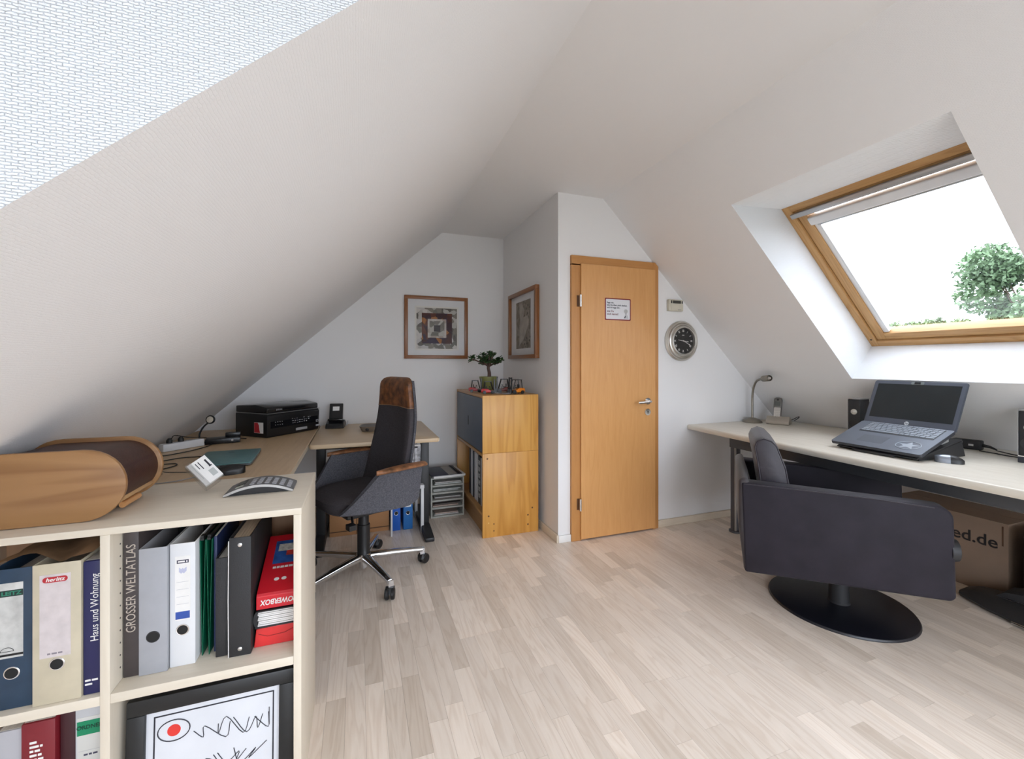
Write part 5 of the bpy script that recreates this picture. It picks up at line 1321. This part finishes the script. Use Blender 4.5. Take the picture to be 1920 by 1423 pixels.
bm = newbm(); prism(bm, rpoly(.125, .078, .005, 3, -.045, .09), 'z', .0176, .0179); obj('touchpad', bm, mat('touchpad', (.10, .112, .135), .35, .3), base)
bm = newbm(); tube(bm, [(.125 + .052 * math.cos(a), .075 + .040 * math.sin(a), .0182) for a in [2 * PI * k / 30 for k in range(30)]], .0022, 6, True); stk = obj('sticker_ring', bm, mat('sticker_pale', (.34, .38, .43), .35), base)
bm = newbm(); prism(bm, [(.125 + (.048 if k % 2 == 0 else .020) * math.cos(PI / 2 + PI * k / 5), .075 + (.037 if k % 2 == 0 else .016) * math.sin(PI / 2 + PI * k / 5)) for k in range(10)], 'z', .0176, .0181); obj('sticker_star', bm, mat('sticker_pale', (.34, .38, .43), .35), stk)
bobj('speaker_bar', (-.155, .300, .0176), (.155, .307, .0182), mat('key_well', (.02, .022, .028), .5), base)
hy, hz = D_ * math.cos(ang) - .004, .0205 + .0175 + D_ * math.sin(ang) - .012
scr_t = math.radians(-24)
bm = newbm(); prism(bm, rpoly(2 * W2, .274, .012, 4, 0, .137), 'y', 0, .008); sc_ = obj('screen_lid', bm, mat('lid_slate', (.075, .085, .105), .35, .3), lt, (0, hy, hz), (scr_t, 0, 0), bevel=.002, smooth=True)
bobj('bezel', (-W2 + .006, -.0012, .006), (W2 - .006, .0, .270), mat('bezel_slate', (.075, .085, .11), .4), sc_)
bobj('display', (-W2 + .022, -.0022, .042), (W2 - .022, -.0012, .253), mat('display_black', (.016, .020, .022), .16), sc_)
bm = newbm(); prism(bm, rpoly(.06, .016, .005, 3, 0, .261), 'y', -.004, -.0012); wc = obj('webcam_cover', bm, mat('cover_grey', (.18, .20, .20), .4), sc_)
bobj('slider', (-.014, -.0052, .255), (.014, -.004, .267), toy_b, wc)
bm = newbm(); lathe(bm, [(0, -.0024), (.0105, -.0024), (.0105, -.0012)], 24, 0, 0, .021, 'y'); lg_ = obj('logo', bm, mat('logo_pale', (.62, .64, .66), .3), sc_)
text('hp', .016, mat('logo_ink', (.05, .06, .08), .4), lg_, (0, -.0027, .0215), FRONT, 1.0, shear=.25)
bm = newbm(); tube(bm, [(-.17, 0, 0), (.17, 0, 0)], .007, 10); obj('hinge', bm, lapd, lt, (0, hy - .004, hz - .003), smooth=True)
mouse('computer_mouse', 'black and silver computer mouse right of the open laptop', (2.700, 1.232, DR + .0006), math.radians(-60), mat('mouse_silver', (.30, .33, .38), .25, .5), black_p, .105, .062, .034, .52)
ad = thing('power_adapter', 'black power adapter with white label against the slope', 'adapter', (3.255, 1.402, DR + .0006), -PI / 2 + math.radians(8))
bobj('body', (-.062, -.024, 0), (.056, .024, .052), black_s, ad, bevel=.007, seg=3)
bobj('label', (-.056, -.0252, .008), (-.018, -.0238, .044), mat('adapter_label', (.55, .55, .57), .5, var=.2, vscale=120), ad)
bobj('label', (.006, -.0252, .020), (.026, -.0238, .030), num, ad)
bm = newbm(); tube(bm, [(.054, 0, .026), (.085, 0, .022), (.11, .0, .010)], [.010, .007, .004], 10); obj('strain_relief', bm, cable_m, ad, smooth=True)
cable('black cable from power adapter to the right loudspeaker, upper strand', [(3.245, 1.285, .786), (3.25, 1.24, .7785), (3.22, 1.18, .7785), (3.20, 1.12, .7785), (3.20, 1.02, .7785)])
cable('black cable from power adapter to the right loudspeaker, lower strand', [(3.205, 1.335, .7785), (3.19, 1.27, .7785), (3.165, 1.20, .7785), (3.172, 1.13, .7785), (3.175, 1.0, .7785)])
# ---------------------------------------------------------------- on the floor under the desk
ct = thing('shipping_carton', 'large brown shipping carton with web address under right desk', 'box', (0, 0, .0006))
kr = mat('shipping_card', (.24, .165, .115), .85, var=.07, vscale=5)
bobj('body', (3.24, 1.238, 0), (3.56, 1.78, .40), kr, ct, bevel=.003)
bm = newbm(); box(bm, (3.2395, 1.238, .398), (3.40, 1.78, .402)); obj('top_flap', bm, kr, ct); bobj('top_flap', (3.402, 1.238, .398), (3.56, 1.78, .402), kr, ct)
bobj('edge_slit', (3.2388, 1.256, .28), (3.2402, 1.262, .385), mat('carton_dark', (.10, .05, .025), .8), ct)
text('med.de', .088, mat('carton_ink', (.015, .012, .012), .7), ct, (3.2388, 1.276, .285), sidef('-x'), 1.0, align='RIGHT', bold=.0012)
pcx = thing('storage_case', 'tall black case standing beside the shipping carton', 'case', (0, 0, .0006))
bobj('case', (3.20, .96, .012), (3.62, 1.17, .40), black_s, pcx, bevel=.006)
bobj('front_panel', (3.192, .965, .02), (3.2005, 1.165, .395), black_p, pcx, bevel=.003)
for yy in (.985, 1.125):
    for xx in (3.23, 3.56): bobj('foot', (xx, yy, 0), (xx + .03, yy + .03, .012), black_p, pcx)
sd_ = thing('floor_device', 'low black device with silver line lying before the carton', 'device', (0, 0, .0006))
bm = newbm(); loft(bm, [[(2.965 + .10 * max(0, (y - 1.10) / .26) ** 1.5, y, .006), (2.955 + .10 * max(0, (y - 1.10) / .26) ** 1.5, y, .020), (3.06, y, .040 * k1 + .02), (3.15, y, .055 * k1 + .02), (3.185, y, .05 * k1 + .015), (3.185, y, .006)] for y, k1 in ((.72, 1), (.95, 1), (1.10, 1), (1.22, .95), (1.31, .7), (1.355, .3))])
obj('tray', bm, mat('device_black', (.028, .028, .03), .35, var=.1), sd_, smooth=True)
bm = newbm(); loft(bm, [[(3.085, y, .055), (3.09, y, .085 * k1 + .03), (3.12, y, .115 * k1 + .02), (3.172, y, .115 * k1 + .02), (3.186, y, .08 * k1 + .02), (3.186, y, .06)] for y, k1 in ((.72, 1), (1.0, 1), (1.12, .95), (1.19, .75), (1.225, .4))])
obj('rear_housing', bm, black_s, sd_, smooth=True)
bm = newbm(); tube(bm, [(3.082, .72, .072), (3.082, 1.10, .071), (3.09, 1.20, .066)], .003, 6); obj('silver_line', bm, chrome, sd_, smooth=True)
bm = newbm(); tube(bm, [(2.955, 1.12, .012), (2.951, 1.03, .012)], .006, 8); obj('front_latch', bm, chrome, sd_, smooth=True)
bm = newbm(); loft(bm, [superloop(3.075, 1.02, z, a, b, 2, 18) for z, a, b in ((.066, .02, .05), (.084, .018, .045), (.09, .01, .03))]); obj('knob', bm, black_p, sd_, smooth=True)
bobj('slot', (3.0, 1.0, .040), (3.012, 1.045, .0415), dark_hole, sd_)

# ================================================================ armchair
su = mat('plum_grey_suede', (.017, .0140, .0205), .62, var=.22, vscale=9, bump=.12, bscale=260, sheen=.08, spec=.25)
su_l = mat('plum_grey_leather', (.024, .019, .026), .42, var=.25, vscale=14, bump=.2, bscale=60, sheen=.15)
ac = thing('armchair', 'dark plum grey swivel armchair on a round black base', 'armchair', (2.367, 1.525, 0), math.radians(-46))
bm = newbm(); lathe(bm, [(0, .014), (.300, .014), (.312, .011), (.3165, .005), (.3165, 0)], 72); obj('disc_base', bm, mat('black_disc', (.008, .008, .013), .3, var=.1), ac, smooth=True)
bm = newbm(); lathe(bm, [(.05, .014), (.045, .02), (.040, .24), (.06, .25)], 24, 0, 0, 0); obj('swivel_column', bm, black_s, ac, smooth=True)
def armp(sd):
    y0, y1 = (.245, .335) if sd > 0 else (-.335, -.245)
    poly = [(-.446, .216), (-.2, .228), (.320, .253)]
    poly += [(.336, .27), (.328, .595)] + [(.273 + .055 * math.cos(a), .598 + .052 * math.sin(a)) for a in [PI / 2 * q / 5 for q in range(0, 6)]] + [(-.462, .664)]
    bm = newbm(); prism(bm, poly, 'y', y0, y1); return obj('armrest', bm, su, ac, bevel=.012, seg=3, smooth=True)
for sd in (1, -1):
    a_ = armp(sd)
    bm = newbm(); tube(bm, [(-.45, sd * .333, .655), (-.2, sd * .333, .654), (.05, sd * .333, .651), (.265, sd * .333, .641)], .003, 6); obj('seam', bm, su_l, a_, smooth=True)
bm = newbm(); prism(bm, [(-.405, .22), (-.448, .215), (-.474, .45), (-.474, .675), (-.435, .690), (-.405, .60)], 'y', -.330, .330); obj('back_panel', bm, mat('plum_brown_suede', (.030, .024, .026), .6, var=.2, vscale=9, sheen=.25), ac, bevel=.016, seg=3, smooth=True)
bm = newbm(); prism(bm, [(-.41, .25), (.27, .27), (.27, .31), (-.41, .29)], 'y', -.243, .243); obj('seat_frame', bm, su, ac, bevel=.006)
bm = newbm(); loft(bm, [superloop(.04, 0, z, .285 + g, .241 + g, 7, 40) for z, g in ((.302, -.012), (.312, -.001), (.40, .0), (.432, -.006), (.448, -.03), (.455, -.09))]); obj('seat_cushion', bm, su, ac, smooth=True)
prof = [(-.345, .452), (-.222, .452), (-.232, .60), (-.255, .73), (-.297, .842), (-.324, .868), (-.362, .878), (-.395, .864), (-.407, .832), (-.390, .74), (-.370, .60)]
NB = 9; loops = []
for k in range(NB + 1):
    v = -1 + 2 * k / NB; y = v * .239; f_ = 1 - .10 * abs(v) ** 6
    cx_, cz_ = -.320, .69
    loops.append([(cx_ + (x - cx_) * (f_ + .03 * (1 - v * v)), y, cz_ + (z - cz_) * (1 - .02 * abs(v) ** 6)) for x, z in prof])
bm = newbm(); loft(bm, loops); bc_ = obj('back_cushion', bm, su_l, ac, bevel=.010, seg=3, smooth=True)
for kk in (0, NB):
    y = -.2400 if kk == 0 else .2400
    L_ = loops[kk]
    bm = newbm(); tube(bm, [(cx_ + (p[0] - cx_) * .97, y * .985, cz_ + (p[2] - cz_) * .985) for p in L_], .0035, 6, True); obj('piping', bm, su_l, bc_, smooth=True)
bm = newbm(); lathe(bm, [(0, .02), (.045, .018), (.05, .0), (.05, -.01)], 24, .332, -.29, .46, 'x'); obj('side_lever', bm, black_s, ac, smooth=True)

# ================================================================ outdoors seen through the skylight
grass = mat('meadow', (.24, .245, .22), .9, var=.3, vscale=.4)
gr = struct(bobj('ground', (-90, -90, -5.4), (120, 120, -5.2), grass))
leafm = mat('leaf_green', (.16, .23, .10), .55, var=.45, vscale=1.2)
leafb = mat('leaf_bluegreen', (.15, .235, .12), .55, var=.4, vscale=.8)
barkm = mat('tree_bark', (.10, .07, .05), .9, var=.3, vscale=8)
def tree(label, loc, top, rad, n, lsize, seed, m_, group=None):
    rg = random.Random(seed); t = thing('tree', label, 'tree', (loc[0], loc[1], -5.2), 0, group)
    H = top + 5.2
    bm = newbm(); tube(bm, smoothpath([(0, 0, 0), (.1, .05, H * .35), (-.05, 0, H * .7), (0, 0, H * .92)], 4), [.05 * rad * (1.2 - k / 13) + .02 for k in range(13)], 9)
    clumps = []
    for k in range(26):
        a = rg.uniform(0, 2 * PI); zz = H - rad * rg.uniform(.25, 2.2); rr = rad * rg.uniform(.25, .78) * (1 - .25 * max(0, (zz - H + rad * .6) / rad))
        c = (rr * math.cos(a), rr * math.sin(a), zz); clumps.append((c, rad * rg.uniform(.25, .42)))
        tube(bm, smoothpath([(0, 0, H * .5), (c[0] * .4, c[1] * .4, (H * .5 + c[2]) / 2), c], 3), [.05, .045, .04, .035, .03, .02, .012], 5)
    clumps.append(((0, 0, H - rad * .42), rad * .42))
    obj('trunk', bm, barkm, t, smooth=True)
    vs, fs = [], []
    for k in range(n):
        c, r = clumps[k % len(clumps)]
        d = Vector((rg.gauss(0, 1), rg.gauss(0, 1), rg.gauss(0, 1))).normalized() * r * rg.uniform(.35, 1.05) ** .6
        p = Vector(c) + d
        u = Vector((rg.gauss(0, 1), rg.gauss(0, 1), rg.gauss(0, 1))).normalized(); v = u.cross(Vector((rg.gauss(0, 1), rg.gauss(0, 1), rg.gauss(0, 1)))).normalized()
        s_ = lsize * rg.uniform(.7, 1.3); i = len(vs)
        vs += [p - u * s_, p + v * s_ * .55, p + u * s_, p - v * s_ * .55]; fs.append((i, i + 1, i + 2, i + 3))
    me = bpy.data.meshes.new('foliage'); me.from_pydata([tuple(q) for q in vs], [], fs); me.materials.append(m_)
    o = bpy.data.objects.new('foliage', me); C.objects.link(o); o.parent = t; o['kind'] = 'stuff'
    return t
tree('broad leafy tree filling the right part of the skylight view', (20.6, 6.75), 5.25, 2.2, 26000, .08, 3, leafb)
far = (('far treetop just above the window sill, leftmost of the row', 48.6, 26.0, 5.3, 1.7, 5), ('far treetop second from the left above the window sill', 51.7, 25.2, 5.6, 1.8, 6),
       ('far treetop third from the left above the window sill', 61.5, 27.3, 6.25, 1.9, 7), ('far treetop right of the row beside the broad tree', 57.4, 23.3, 5.5, 1.8, 8))
for lab, x_, y_, tp_, r_, sd in far: tree(lab, (x_, y_), tp_, r_, 2600, .16, sd, leafm, 'far trees beyond the skylight')
